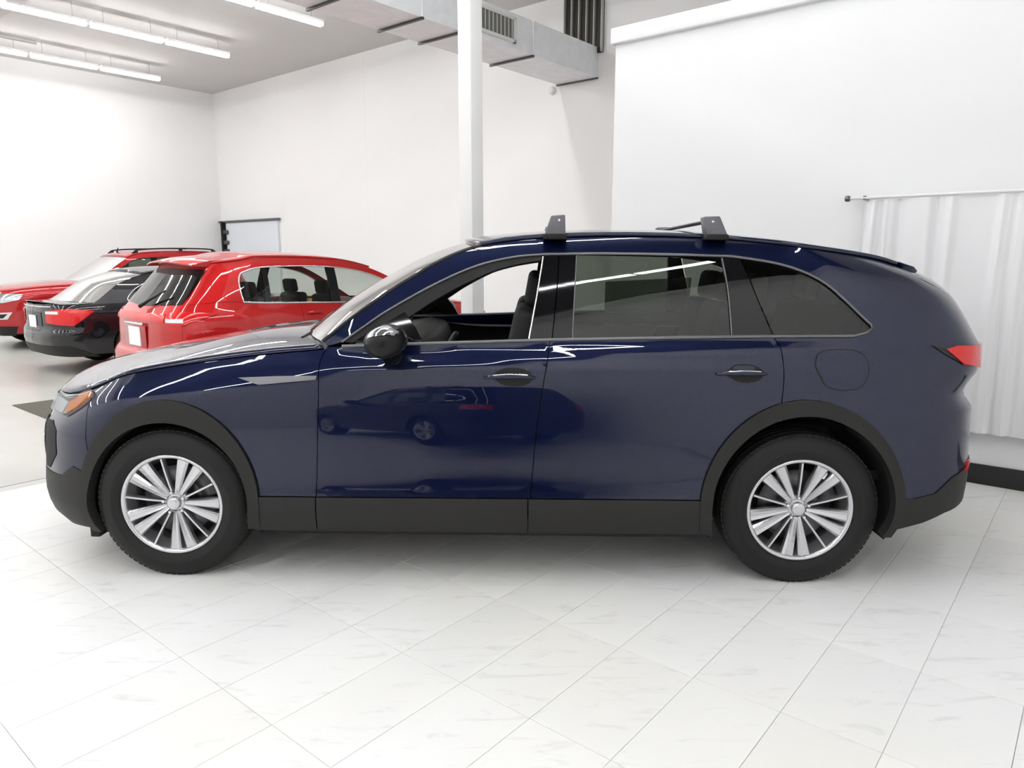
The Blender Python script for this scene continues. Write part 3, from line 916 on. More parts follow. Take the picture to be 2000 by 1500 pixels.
# door handles
def handle(doors, x0, x1, y):
    cup_shade = catmull(PK([(x0 + 12, y), (x0 + 40, y - 17), (x1 - 22, y - 15), (x1 - 4, y), (x1 - 18, y + 16), (x0 + 45, y + 18), (x0 + 12, y)]), 5)[:-1]
    bar = PK([(x0, y + 1), (x0 + 25, y), ((x0 + x1) / 2, y - 1), (x1 - 20, y), (x1, y + 2)], 4)
    for i_, d_ in enumerate(doors):
        sg = np.array([1, 1 if i_ == 0 else -1, 1])
        surf_patch('handle_cup_shade', cup_shade, SH, 'under_black', d_, side='nf'[i_], res=0.03, off=0.0012, thick=0.0)  # flat patch, coloured black for the shade inside the grip recess
        m = MB()
        rr = []
        pts = []
        for k_, (u, z) in enumerate(bar):
            q = k_ / (len(bar) - 1)
            pts.append(SH.at(u, z, 0.010 + 0.028 * math.sin(PI * min(1, max(0, q))) ** 0.6) * sg)
            rr.append(0.007 + 0.006 * math.sin(PI * q))
        m.tube(pts, rr, 10)
        h = m.build('door_handle', 'blue_paint', d_)
        m = MB(); m.tube([p + np.array([0, -0.006 * sg[1], 0.009]) for p in pts[3:-3]], 0.0035, 6); m.build('handle_insert', 'chrome', d_)
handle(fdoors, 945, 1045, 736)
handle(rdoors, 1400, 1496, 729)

# door mirrors
for s_ in (1, -1):
    m = MB()
    ctr = np.array([1.155, -1.065 * s_, 1.215])
    rws = []
    for i in range(13):
        t = i / 12
        sx = math.sin(PI * (0.06 + 0.92 * t)) ** 0.45
        x = -0.115 + 0.185 * t
        row = []
        for k in range(20):
            a = 2 * PI * k / 20
            ca, sa = math.cos(a), math.sin(a)
            row.append((ctr[0] + x, ctr[1] + 0.118 * sx * math.copysign(abs(ca)**0.7, ca), ctr[2] + 0.075 * sx * math.copysign(abs(sa)**0.75, sa) + 0.012 * t))
        row.append(row[0])
        rws.append(row)
    m.grid(rws)
    m.add([r for r in rws[0][:-1]], [tuple(range(20))], True); m.add([r for r in rws[-1][:-1]], [tuple(range(19, -1, -1))], True)
    mir = m.build('door_mirror', 'mirror_black', suv, weld=True)
    m = MB(); m.tube([(1.12, -0.90 * s_, 1.135), (1.14, -0.96 * s_, 1.13), (1.15, -1.03 * s_, 1.155)], [0.045, 0.038, 0.05], 12); m.build('mirror_stalk', 'gloss_black', mir)
    m = MB(); m.box((1.196, -1.065 * s_, 1.226), (0.008, 0.135, 0.080)); m.build('mirror_glass', 'chrome', mir, bevel=0.02)
    # grey-black base trim under the housing and film on the cap
    m = MB()
    rws = []
    for i in range(9):
        t = i / 8
        row = []
        for k in range(11):
            a = PI * (0.14 + 0.72 * k / 10)
            sx = math.sin(PI * (0.10 + 0.78 * t)) ** 0.45
            row.append((ctr[0] - 0.115 + 0.185 * (0.06 + 0.80 * t), ctr[1] + 0.122 * sx * math.copysign(abs(math.cos(a))**0.7, math.cos(a)), ctr[2] + 0.012 * t + 0.079 * sx * abs(math.sin(a))**0.75 + 0.002 * math.sin(9 * t + 5 * a)))
        rws.append(row)
    m.grid(rws); m.build('mirror_cap', 'lamp_silver', mir)
    # sail panel in the window corner
for i_, sd in enumerate('nf'):
    surf_patch('mirror_sail', PK([(690, 668), (724, 648), (790, 610), (812, 640), (826, 668)]), SH, 'gloss_black', fdoors[i_], side=sd, res=0.05, off=0.003, thick=0.02)

# roof rack
def foot(bar, px, y, mat='satin_grey'):
    poly = [car_plane(a, b, -0.665) for a, b in px]
    m = MB(); m.prism(poly, y - 0.045, y + 0.045)
    f_ = m.build('rack_foot', mat, bar, bevel=0.006)
    return f_
fr_px = [(1063, 459), (1076, 422), (1103, 420), (1104, 459)]
re_px = [(1376, 460), (1371, 424), (1402, 423), (1417, 460)]
for px in (fr_px, re_px):
    xt, zt = car_plane((px[1][0] + px[2][0]) / 2, 0, -0.665)[0], car_plane(px[1][0], 432, -0.665)[1]
    xt = car_plane((px[1][0] + px[2][0]) / 2, 432, -0.665)[0]
    m = MB()
    n_ = 16
    ring = [(xt + 0.030 * math.cos(2 * PI * k / n_), zt + 0.009 * math.sin(2 * PI * k / n_)) for k in range(n_)]
    m.prism(ring, -0.665, 0.665)
    bar = m.build('rack_crossbar', 'satin_grey', suv)
    for y in (-0.665, 0.665):
        f_ = foot(bar, px, y)
        x0, z0 = car_plane(*px[0], -0.665); x1, z1 = car_plane(*px[3], -0.665)
        m = MB(); m.prism([(x0 - 0.006, z0 - 0.022), (x1 + 0.008, z1 - 0.022), (x1 + 0.004, z1 + 0.004), (x0 - 0.002, z0 + 0.004)], y - 0.05, y + 0.05)
        m.build('foot_pad', 'rubber', bar, bevel=0.005)
        m = MB(); cx_, cz_ = car_plane((px[1][0] + px[2][0]) / 2 + 2, px[2][1] + 11, -0.665)
        m.lathe_y([(0.0005, 0.0), (0.006, 0.0), (0.007, 0.004)], 10, c=(cx_, y - math.copysign(0.047, -y) * 1.0 if y > 0 else y - 0.047, cz_))
        m.build('foot_lock', 'chrome', bar)

# wheels, liners, underbody
for (x, rot) in ((0.0, 99.0), (WBASE, 90.0)):
    w_ = KIT.place(suv, x, -0.962, WZ, False, rot)
    if x > 1:
        m = MB(); m.box((0.107, 0.030, 0.176), (0.030, 0.004, 0.034), Matrix.Rotation(0.5, 3, 'Y')); m.build('wheel_tag', 'white_paper', w_)
    KIT.place(suv, x, 0.962, WZ, True, 40.0)
    for s_ in (-1, 1):
        m = MB(); m.lathe_y([(0.46, 0.0), (0.46, 0.36), (0.05, 0.36)], 30, c=(x, 0, WZ), a0=math.radians(-20), a1=math.radians(200))
        if s_ == -1: m.v = [(p[0], -0.925 + p[1], p[2]) for p in m.v]
        else: m.v = [(p[0], 0.925 - p[1], p[2]) for p in m.v]
        m.build('wheel_liner', 'under_black', suv)
m = MB(); m.box((1.56, 0, 0.265), (4.3, 1.10, 0.13)); m.build('underbody', 'under_black', suv, bevel=0.03)
m = MB(); m.box((1.56, 0, 0.275), (2.15, 1.80, 0.13)); m.build('floor_pan', 'under_black', suv, bevel=0.02)
m = MB(); m.box((3.72, 0, 0.36), (0.5, 1.3, 0.12)); m.build('rear_crossmember', 'under_black', suv, bevel=0.03)
for s_ in (-1, 1):
    m = MB(); m.box((-0.44, 0.78 * s_, 0.235), (0.05, 0.24, 0.10)); m.build('air_deflector', 'under_black', suv, bevel=0.006)
# interior
def cushion(mb_c, mb_d, name, parent, mat='seat_cloth', rot=0.0, bevel=0.05):
    m = MB(); m.box((0, 0, 0), mb_d, Matrix.Rotation(rot, 3, 'Y')); m.v = [tuple(Vector(p) + Vector(mb_c)) for p in m.v]
    return m.build(name, mat, parent, bevel=bevel, seg=4)
def seat(x, y, w=0.50):
    cushion((x + 0.0, y, 0.66), (0.52, w, 0.16), 'seat_cushion', suv, rot=-0.08)
    b = cushion((x + 0.32, y, 1.02), (0.15, w, 0.66), 'seat_back', suv, rot=0.22)
    cushion((x + 0.42, y, 1.43), (0.10, 0.26, 0.18), 'headrest', b, rot=0.18, bevel=0.04)
    for d_ in (-0.06, 0.06):
        m = MB(); m.tube([(x + 0.40, y + d_, 1.30), (x + 0.42, y + d_, 1.40)], 0.007, 8); m.build('headrest_post', 'chrome', b)
seat(1.40, -0.38); seat(1.40, 0.38)
for y in (-0.45, 0.0, 0.45): seat(2.55, y, 0.44)
for y in (-0.36, 0.36): seat(3.15, y, 0.5)
m = MB(); m.prism([(0.72, 0.75), (0.72, 1.02), (0.80, 1.14), (1.08, 1.185), (1.20, 1.16), (1.24, 1.05), (1.18, 0.80)], -0.80, 0.80); dash = m.build('dashboard', 'interior_black', suv, bevel=0.03)
m = MB(); m.prism([(1.02, 1.17), (1.04, 1.25), (1.06, 1.25), (1.05, 1.17)], -0.14, 0.14); m.build('screen', 'gloss_black', dash)
m = MB(); th = [(1.30 + 0.08 * math.sin(a) , -0.38 + 0.185 * math.cos(a), 1.02 + 0.165 * math.sin(a)) for a in np.linspace(0, 2 * PI, 33)]
m.tube(th, 0.016, 10, cap=False); sw = m.build('steering_wheel', 'interior_black', suv)
m = MB(); m.box((1.30, -0.38, 1.02), (0.06, 0.16, 0.10)); m.tube([(1.28, -0.56, 1.02), (1.30, -0.38, 1.02), (1.28, -0.20, 1.02)], 0.018); m.build('wheel_hub', 'interior_black', sw, bevel=0.015)
m = MB(); m.tube([(1.30, -0.38, 1.02), (1.14, -0.38, 0.97)], 0.03); m.build('steering_column', 'interior_black', sw)
# inner door panels and inner pillar trim
ip = [(0.84, 0.45), (2.60, 0.45), (2.78, 0.95), (2.86, 1.145), (0.86, 1.155)]
for sd in 'nf': surf_patch('door_card', ip, SH, 'interior_black', suv, side=sd, res=0.12, off=-0.06, thick=0.03)
ipq = [(2.66, 0.96), (3.9, 0.96), (3.9, 1.13), (2.70, 1.13)]
for sd in 'nf': surf_patch('load_bay_trim', ipq, SH, 'interior_black', suv, side=sd, res=0.12, off=-0.06, thick=0.03)
for s_ in (1, -1):
    m = MB(); m.tube([(p[0] + 0.05, p[1] * s_ * 0.93, p[2] - 0.045) for p in r3[2:ih + 2:3]], 0.034, 8); m.build('pillar_trim', 'interior_trim', suv)
m = MB(); m.box((2.3, 0, 0.52), (3.0, 1.6, 0.05)); m.build('cabin_floor', 'interior_black', suv)

# ------------------------------------------------------------------ the room
CEIL = 5.8
A_BACK, B_LEFT, A_NEAR, B_RIGHT = 10.25, 18.7, -9.0, -2.4
B_TILE = 5.9
def rbox(name, a0, a1, b0, b1, z0, z1, mat, parent=None, bevel=0.0, kind='structure'):
    m = MB(); m.box((0, 0, 0), (a1 - a0, b1 - b0, z1 - z0))
    o = m.build(name, mat, parent, bevel=bevel)
    if parent is None:
        o.location = ab((a0 + a1) / 2, (b0 + b1) / 2, (z0 + z1) / 2)
        o.rotation_euler = (0, 0, ROOM_ROT)
        if kind: o['kind'] = kind
    else:
        o.location = ((a0 + a1) / 2, (b0 + b1) / 2, (z0 + z1) / 2)   # parent sits at the world origin turned by ROOM_ROT
    return o
fl = empty('floor', (0, 0, 0), ROOM_ROT); fl['kind'] = 'structure'
rbox('slab', A_NEAR, A_BACK, B_TILE, B_LEFT, -0.2, 0.0, 'concrete', fl)
rbox('tile_bed', A_NEAR, A_BACK, B_RIGHT, B_TILE, -0.2, -0.004, 'grout', fl)
# marble tiles
TLA, TLB = 0.602, 0.335
tm = MB()
g_ = 0.0010
x_, y_ = TLA / 2 - g_, TLB / 2 - g_
tm.add([(-x_, -y_, -0.006), (x_, -y_, -0.006), (x_, y_, -0.006), (-x_, y_, -0.006), (-x_, -y_, -0.001), (x_, -y_, -0.001), (x_, y_, -0.001), (-x_, y_, -0.001),
        (-x_ + .002, -y_ + .002, 0), (x_ - .002, -y_ + .002, 0), (x_ - .002, y_ - .002, 0), (-x_ + .002, y_ - .002, 0)],
       [(8, 9, 10, 11)] + [(i, (i + 1) % 4, (i + 1) % 4 + 4, i + 4) for i in range(4)] + [(i + 4, (i + 1) % 4 + 4, (i + 1) % 4 + 8, i + 8) for i in range(4)])
tile0 = tm.build('tile', 'marble', fl, fix=False)
tme = tile0.data
C.objects.unlink(tile0); bpy.data.objects.remove(tile0)
far_tiles = MB()
cand = []
ia0, ia1 = int(A_NEAR / TLA), int(A_BACK / TLA)
for i in range(ia0, ia1):
    for j in range(-34, 17):
        a = 1.2 + TLA * (i + 0.5 - 2)
        b = 0.41 + TLB * (j + 0.5)
        if b + TLB / 2 > B_TILE + 0.01 or b < B_RIGHT + 0.2 or a > A_BACK - 0.3: continue
        w = np.array(ab(a, b))
        d = w[1] * cp + CAM_H * sp
        vis = False
        if d > 0.3:
            p = proj_world(w)
            vis = -90 < p[0] < 2090 and 500 < p[1] < 1650
        cand.append((d if vis else 999, a, b))
cand.sort()
for k, (d, a, b) in enumerate(cand):
    if k < 300 and d < 900:
        o = link('tile', tme, None, fl); o.location = (a, b, 0)
    else:
        far_tiles.add([(a - x_, b - y_, 0), (a + x_, b - y_, 0), (a + x_, b + y_, 0), (a - x_, b + y_, 0)], [(0, 1, 2, 3)])
o = far_tiles.build('tile_field', 'marble', fl); o['kind'] = 'stuff'
rbox('floor_mat', 2.42, 3.35, 6.4, 9.15 - 0.02, 0.0, 0.006, 'mat_olive', kind=None)
bpy.data.objects['floor_mat'].location.z = 0.004
tag(bpy.data.objects['floor_mat'], 'dark olive floor mat lying behind the front of the blue suv', 'mat')

rbox('wall_back', A_BACK, A_BACK + 0.2, B_RIGHT, B_LEFT + 0.2, 0, CEIL, 'wall_paint')
rbox('wall_left', A_NEAR, A_BACK, B_LEFT, B_LEFT + 0.2, 0, CEIL, 'wall_paint')
rbox('wall_right', A_NEAR, A_BACK, B_RIGHT - 0.2, B_RIGHT, 0, CEIL, 'wall_paint')
rbox('wall_front', A_NEAR - 0.2, A_NEAR, B_RIGHT - 0.2, B_LEFT + 0.2, 0, CEIL, 'wall_paint')
# pale ceiling over the far part, dark open deck over the near part
A_DK, B_DK = 3.9, 9.2
rbox('ceiling', A_DK, A_BACK + 0.2, B_RIGHT - 0.2, B_LEFT + 0.2, CEIL, CEIL + 0.2, 'ceiling_paint')
rbox('ceiling', A_NEAR - 0.2, A_DK, B_DK, B_LEFT + 0.2, CEIL, CEIL + 0.2, 'ceiling_paint')
rbox('ceiling', A_NEAR - 0.2, A_DK, B_RIGHT - 0.2, B_DK, CEIL, CEIL + 0.2, 'deck_dark')
# faint vertical panel joints on the two far walls
for k, b in enumerate((6.2, 9.4, 12.6, 15.8)):
    rbox('trim_%d' % (k + 1), A_BACK - 0.002, A_BACK, b - 0.05, b + 0.05, 0, CEIL, 'wall_paint')
for k, a in enumerate((4.6, 7.6)):
    rbox('trim_%d' % (k + 5), a - 0.02, a + 0.02, B_LEFT - 0.003, B_LEFT, 0, CEIL, 'wall_paint')
# partition on the right with a cap moulding and black skirting
B_P0, B_P1 = B_RIGHT, None
def b_at(px, a):
    """b of the point of the plane a = const that projects to column px (on the horizon)"""
    t = (px - 1000) / F_PX
    hz = math.sqrt(1 + math.tan(PITCH) ** 2)
    r = np.array([t, hz, 0.0])
    k = a / float(r @ A)
    return k * float(r @ B)
A_P = 5.96
B_P1 = b_at(1193, A_P)
PZ = 3.52
rbox('wall_partition', A_P, A_P + 0.16, B_RIGHT, B_P1, 0, PZ, 'partition_paint')
rbox('trim_7', A_P - 0.05, A_P + 0.22, B_RIGHT, B_P1 + 0.03, PZ - 0.02, PZ + 0.12, 'partition_paint', bevel=0.012)
rbox('baseboard_partition', A_P - 0.018, A_P, B_RIGHT, B_P1, 0, 0.145, 'baseboard_black', bevel=0.004)

# column
def ray_ab(px, dist):
    t = (px - 1000) / F_PX
    hz = math.sqrt(1 + math.tan(PITCH) ** 2)
    return np.array([t, hz, 0.0]) / hz * dist
cl = ray_ab(922, 6.5)
ca, cb = float(cl @ A), float(cl @ B)
m = MB(); m.box((0, 0, CEIL / 2), (0.150, 0.150, CEIL)); col = m.build('column', 'column_paint', bevel=0.008)
col.location = (cl[0], cl[1], 0); col.rotation_euler = (0, 0, ROOM_ROT)
tag(col, 'slim white square column standing behind the blue suv', 'column')
m = MB(); m.box((0, 0, 0.006), (0.28, 0.28, 0.012)); m.build('base_plate', 'column_paint', col)

# duct
DZ, DH, DB0, DB1 = 4.43, 0.46, 6.72, 7.50
duct = empty('air_duct', (0, 0, 0), ROOM_ROT)
tag(duct, 'galvanised rectangular air duct running to the back wall behind the column', 'duct')
a_cur = A_BACK - 0.004
seg = [A_BACK - 0.004, 8.55, 7.1, 6.4, 5.35, 4.0, 2.5, 1.0, -0.6, -2.2]
for i in range(len(seg) - 1):
    a1, a0 = seg[i], seg[i + 1]
    m = MB()
    cxm, cz_ = (a0 + a1) / 2, DZ + DH / 2
    m.box((cxm, (DB0 + DB1) / 2, cz_), (a1 - a0 - 0.004, DB1 - DB0, DH))
    # cross-broken side panels: a shallow raised diamond on the near side and underside
    for (y0) in (DB0,):
        m.add([(a0, y0, DZ), (a1, y0, DZ), (a1, y0, DZ + DH), (a0, y0, DZ + DH), (cxm, y0 - 0.012, cz_)], [(0, 1, 4), (1, 2, 4), (2, 3, 4), (3, 0, 4)])
    m.build('duct_section', 'duct_metal', duct)
    if i > 0:
        m = MB(); m.box((a1, (DB0 + DB1) / 2, DZ - 0.014), (0.035, DB1 - DB0 + 0.05, 0.03)); m.build('joint_flange', 'alloy_dark', duct)
        m = MB(); m.box((a1, DB0 - 0.016, cz_), (0.012, 0.022, DH)); m.build('joint_flange', 'duct_metal', duct)
m = MB(); m.box((A_BACK - 0.03, (DB0 + DB1) / 2, DZ - 0.010), (0.03, DB1 - DB0 + 0.04, 0.02)); m.build('joint_flange', 'alloy_dark', duct)
# register grille on the near side of the duct
RA0, RA1 = 7.35, 8.15
reg = empty('register', (0, 0, 0)); reg.parent = duct
m = MB()
for (a0, a1, z0, z1) in ((RA0, RA1, DZ + 0.07, DZ + 0.11), (RA0, RA1, DZ + DH - 0.10, DZ + DH - 0.06), (RA0, RA0 + 0.05, DZ + 0.07, DZ + DH - 0.06), (RA1 - 0.05, RA1, DZ + 0.07, DZ + DH - 0.06)):
    m.box(((a0 + a1) / 2, DB0 - 0.02, (z0 + z1) / 2), (a1 - a0, 0.04, z1 - z0))
m.build('register_frame', 'fixture_white', duct)
m = MB(); m.box(((RA0 + RA1) / 2, DB0 - 0.014, DZ + DH / 2), (RA1 - RA0 - 0.08, 0.02, DH - 0.2)); m.build('register_back', 'interior_trim', duct)
for k in range(9):
    m = MB(); m.box((RA0 + 0.085 + k * 0.079, DB0 - 0.026, DZ + DH / 2), (0.012, 0.02, DH - 0.2), Matrix.Rotation(0.5, 3, 'Z')); m.build('register_blade', 'louvre_slat', duct)
bpy.data.objects.remove(reg)
# dark louvred opening above the duct end on the back wall
lb0, lb1, lz0, lz1 = 6.62, 7.34, 4.8, 5.75
lou = empty('wall_louvre', (0, 0, 0), ROOM_ROT)
tag(lou, 'dark louvred vent with pale upright bars high on the back wall', 'vent')
m = MB(); m.box((A_BACK - 0.02, (lb0 + lb1) / 2, (lz0 + lz1) / 2), (0.04, lb1 - lb0, lz1 - lz0)); m.build('vent_back', 'louvre_dark', lou)
for k in range(6):
    b = lb0 + (k + 0.0) * (lb1 - lb0) / 5
    m = MB(); m.box((A_BACK - 0.06, b, (lz0 + lz1) / 2), (0.06, 0.018, lz1 - lz0)); m.build('slat', 'louvre_slat', lou)
# smoke detector near the duct end
m = MB(); sd_b = 7.62
m.lathe_y([(0.0005, -0.06), (0.05, -0.055), (0.07, -0.02), (0.07, 0.0)], 20)
m.v = [(p[1], p[0], p[2]) for p in m.v]
sdv = m.build('wall_sensor', 'fixture_white'); sdv.location = ab(A_BACK, sd_b, 4.36); sdv.rotation_euler = (0, 0, ROOM_ROT)
tag(sdv, 'small round white sensor on the back wall below the duct end', 'sensor')

# ceiling beams and conduits
for k, a in enumerate((-7.5, -4.5, -1.5, 1.4, 4.3)):
    rbox('trim_%d' % (k + 8), a - 0.11, a + 0.11, B_DK, B_LEFT, CEIL - 0.30, CEIL, 'beam_paint')
for k, (b, z) in enumerate(((15.6, 5.45), (12.8, 5.62))):
    m = MB(); m.tube([(A_NEAR + 1.0, 0, 0), (5.2 - 1.1 * k, 0, 0)], 0.035, 10)
    for a in np.arange(-7, 4, 2.0): m.box((a, 0, 0.16), (0.03, 0.02, 0.34))
    pp = m.build('conduit', 'pipe_grey'); pp.location = ab(0, b, z); pp.rotation_euler = (0, 0, ROOM_ROT)
    tag(pp, ['grey conduit hung under the ceiling between the two left light rows', 'grey conduit close under the ceiling above the middle light row'][k], 'conduit')

# strip lights
FL = 1.22
def fixture_parts():
    h = MB(); h.prism([(-0.075, 0.055), (0.075, 0.055), (0.060, 0.012), (0.0, 0.022), (-0.060, 0.012)], -FL / 2, FL / 2)
    h.v = [(p[1], p[0], p[2]) for p in h.v]
    hb = h.build('housing', 'fixture_white')
    t = MB()
    t.prism([(-0.058, 0.010), (-0.062, -0.012), (-0.045, -0.034), (0.045, -0.034), (0.062, -0.012), (0.058, 0.010)], -FL / 2 + 0.01, FL / 2 - 0.01)
    t.v = [(p[1], p[0], p[2]) for p in t.v]
    tb = t.build('diffuser', 'tube_light')
    r = MB()
    r.tube([(0, 0, 0.05), (0, 0, CEIL - 5.5)], 0.004, 6)
    rb = r.build('hanger', 'pipe_grey')
    d = [hb.data, tb.data, rb.data]
    for o in (hb, tb, rb): C.objects.unlink(o); bpy.data.objects.remove(o)
    return d
FH, FT, FR = fixture_parts()
ROWN = {16.85: 'row nearest the left wall', 13.9: 'middle row on the left', 10.85: 'third row from the left wall'}
ORD = ['farthest', 'second farthest', 'third farthest', 'fourth farthest']
for b in (16.85, 13.9, 10.85, 7.8, 4.7, 2.0, -0.7):
    n_f = 13
    for k in range(n_f):
        a = 8.02 - 0.63 - k * 1.285
        if b < 0: a -= 5.65
        elif b < 5: a -= 2.6
        if a < A_NEAR + 0.7: break
        f_ = empty('strip_light', ab(a, b, 5.5), ROOM_ROT)
        link('housing', FH, None, f_); link('diffuser', FT, None, f_)
        for x in (-0.4, 0.4): link('hanger', FR, None, f_).location.x = x
        if b in ROWN and k < 4:
            lab = 'lit ceiling strip light, %s one in the %s' % (ORD[k], ROWN[b])
        else:
            lab = 'white ceiling strip light beyond the frame, mirrored in the car paint'
        tag(f_, lab, 'strip light', 'ceiling strip lights')

# curtain on a rod in front of the partition
cb0, cb1 = b_at(1652, A_P - 0.09), -1.6
cr = empty('curtain_rod', (0, 0, 0), ROOM_ROT)
ROD_Z = 2.035
tag(cr, 'thin white rod carrying the white curtain on the right wall', 'rod')
m = MB(); m.tube([(A_P - 0.09, cb0, ROD_Z), (A_P - 0.09, cb1, ROD_Z)], 0.012, 10); m.build('pole', 'fixture_white', cr)
m = MB(); m.lathe_y([(0.0005, 0.0), (0.02, 0.003), (0.024, 0.02), (0.02, 0.036), (0.0005, 0.04)], 14, c=(A_P - 0.09, cb0 - 0.0, ROD_Z)); m.build('finial', 'trim_grey', cr)
m = MB(); m.box((A_P - 0.05, cb0 - 0.10, ROD_Z), (0.1, 0.02, 0.03)); m.build('bracket', 'trim_grey', cr)
cu = MB()
bs = np.linspace(b_at(1680, A_P - 0.09), cb1 + 0.05, 420)
zs = np.linspace(ROD_Z - 0.016, 0.385, 26)
ph = np.cumsum(0.25 + 0.16 * np.sin(np.arange(420) * 0.11) + 0.09 * np.sin(np.arange(420) * 0.043 + 1))
rows_c = []
for z in zs:
    q = (ROD_Z - z) / 1.65
    dep = 0.026 * (0.55 + 0.5 * q)
    rows_c.append([(A_P - 0.085 + dep * (math.sin(ph[i]) + 0.35 * math.sin(2.3 * ph[i] + 1.5 * q)) * (0.85 + 0.15 * math.sin(i * 0.037)), bs[i] + 0.01 * math.sin(3 * q + i * 0.05), z) for i in range(420)])
cu.grid(rows_c)
cuo = cu.build('curtain', 'curtain_cloth'); cuo.rotation_euler = (0, 0, ROOM_ROT)
tag(cuo, 'white gathered curtain hanging in folds along the right wall', 'curtain')

# doorway with a pale panel far back
db = b_at(487, A_BACK)
dl, dr_ = b_at(437, A_BACK - 0.05), b_at(546, A_BACK - 0.05)
dd = empty('door_1', (0, 0, 0), ROOM_ROT); dd['kind'] = 'structure'
DTOP = 2.52
m = MB(); m.box((A_BACK - 0.03, (dl + dr_) / 2 - 0.12, DTOP / 2 - 0.02), (0.05, abs(dl - dr_) - 0.25, DTOP - 0.04)); m.build('door_leaf', 'door_blue_white', dd)
m = MB(); m.box((A_BACK - 0.06, (dl + dr_) / 2 + 0.06, DTOP), (0.08, abs(dl - dr_) + 0.3, 0.045)); m.build('door_header', 'trim_grey', dd)
m = MB(); m.box((A_BACK - 0.08, dl - 0.12, DTOP / 2), (0.10, 0.075, DTOP)); m.build('door_jamb', 'under_black', dd)
for z in (1.75, 1.98, 2.25):
    m = MB(); m.box((A_BACK - 0.09, dl - 0.26, z), (0.06, 0.20, 0.10)); m.build('hinge', 'alloy_dark', dd, bevel=0.01)

# ------------------------------------------------------------------ the parked cars
def bg_car(name, label, loc, rz, paint_m, S, group=None):
    car = empty(name, loc, rz)
    tag(car, label, 'car', group)
    sh = Shell(S['plan'], S['sect'], S['df'], S['dr'], S['wf'], S['wr'], ztop=S['ztop'], roll=S.get('roll', (0.07, 0.16, 0.8)))
    wbase, wz, ar = S['wb'], 0.362, S.get('arch', 0.43)
    belt = S['belt']                       # (u, z) from the A pillar base to the rear corner
    uA, uB, uCc = S['seams']
    zs = S.get('sill', 0.28)
    def e_(cx, a0, a1, r=ar): return [(cx + r * math.cos(math.radians(a0 + (a1 - a0) * i / 18)), wz + r * math.sin(math.radians(a0 + (a1 - a0) * i / 18))) for i in range(19)]
    bz = pchip(*zip(*belt))
    ztf = sh.ztop
    kw = dict(res=0.07, gap=0.002, thick=0.014)
    uh = S['u_hood']
    front = [(sh.u0, zs)] + [p for p in e_(0, 190, -8) if p[1] > zs - 0.03] + [(uA, zs), (uA, float(bz(uA)))] + [(u, float(ztf(u))) for u in np.linspace(uh, sh.u0, 30)]
    surf_patch('front_body', front, sh, paint_m, car, side='b', **kw)
    for sd in 'nf':
        fdo = surf_patch('front_door', [(uA, zs), (uB, zs)] + [(u, float(bz(u))) for u in np.linspace(uB, uA, 8)], sh, paint_m, car, side=sd, **kw)
        rdo = surf_patch('rear_door', [(uB, zs), (uCc, zs)] + [(u, float(bz(u))) for u in np.linspace(uCc, uB, 8)], sh, paint_m, car, side=sd, **kw)
        sg = 1 if sd == 'n' else -1
        for d_, uu in ((fdo, uB), (rdo, uCc)):
            hz_ = float(bz(uu)) - 0.12
            m = MB(); m.tube([sh.at(uu - 0.24, hz_, 0.01) * np.array([1, sg, 1]), sh.at(uu - 0.20, hz_ + 0.003, 0.035) * np.array([1, sg, 1]), sh.at(uu - 0.10, hz_ + 0.005, 0.035) * np.array([1, sg, 1]), sh.at(uu - 0.06, hz_ + 0.004, 0.01) * np.array([1, sg, 1])], 0.013, 8)
            m.build('door_handle', S.get('handle_mat', paint_m), d_)
    rear = [(uCc, zs)] + [p for p in e_(wbase, 188, -10) if p[1] > zs - 0.03 and p[0] > uCc + 0.005] + [(sh.u1, zs + 0.06), (sh.u1, S['tail_z'])] + [(u, float(bz(u))) for u in np.linspace(S['belt'][-1][0], uCc, 14)]
    surf_patch('rear_body', rear, sh, paint_m, car, side='b', **kw)
    # greenhouse side
    rail = catmull(S['rail'], 6)
    dlo = catmull(S['dlo'], 5)
    gh = [S['belt'][0]] + rail + S.get('dpillar', []) + [S['belt'][-1]] + [(u, float(bz(u))) for u in np.linspace(S['belt'][-1][0], dlo[-1][0], 8)][1:-1] + dlo[::-1]
    for sd in 'nf':
        surf_patch('side_frame', gh, sh, paint_m, car, side=sd, **kw)
    for sg in (1, -1):
        m = MB(); m.tube([sh.at(u, z, 0.003) * np.array([1, sg, 1]) for u, z in dlo], 0.008, 6)
        m.tube([sh.at(u, float(bz(u)), 0.004) * np.array([1, sg, 1]) for u in np.linspace(dlo[0][0], dlo[-1][0], 14)], 0.010, 6)
        m.build('window_trim', S.get('trim', 'chrome'), car)
    # pillars and glass
    zt = pchip(*zip(*[p for p in sorted(dlo) ])) if all(np.diff([p[0] for p in sorted(dlo)]) > 1e-6) else None
    D = np.array(dlo)
    def top_at(u):
        k = int(np.argmax(D[:, 1]));
        best = None
        for i in range(len(D) - 1):
            lo, hi = sorted((D[i, 0], D[i + 1, 0]))
            if lo <= u <= hi and hi > lo:
                z = D[i, 1] + (D[i + 1, 1] - D[i, 1]) * (u - D[i, 0]) / (D[i + 1, 0] - D[i, 0])
                best = z if best is None else max(best, z)
        return best if best is not None else D[k, 1]
    edges = S['pillars']                   # list of (u_left, u_right) black pillars
    for (p0, p1) in edges:
        for sd in 'nf':
            surf_patch('pillar', [(p0, float(bz(p0))), (p1, float(bz(p1))), (p1 - 0.03, top_at(p1 - 0.03)), (p0 - 0.03, top_at(p0 - 0.03))], sh, 'gloss_black', car, side=sd, res=0.08, off=-0.004, thick=0.015)
    full = [(u, float(bz(u))) for u in np.linspace(dlo[0][0], dlo[-1][0], 14)] + dlo[::-1][1:-1]
    for sd in 'nf':
        surf_patch('side_glass', full, sh, S.get('glass', 'clear_glass'), car, side=sd, res=0.1, off=-0.012, thick=0.0)
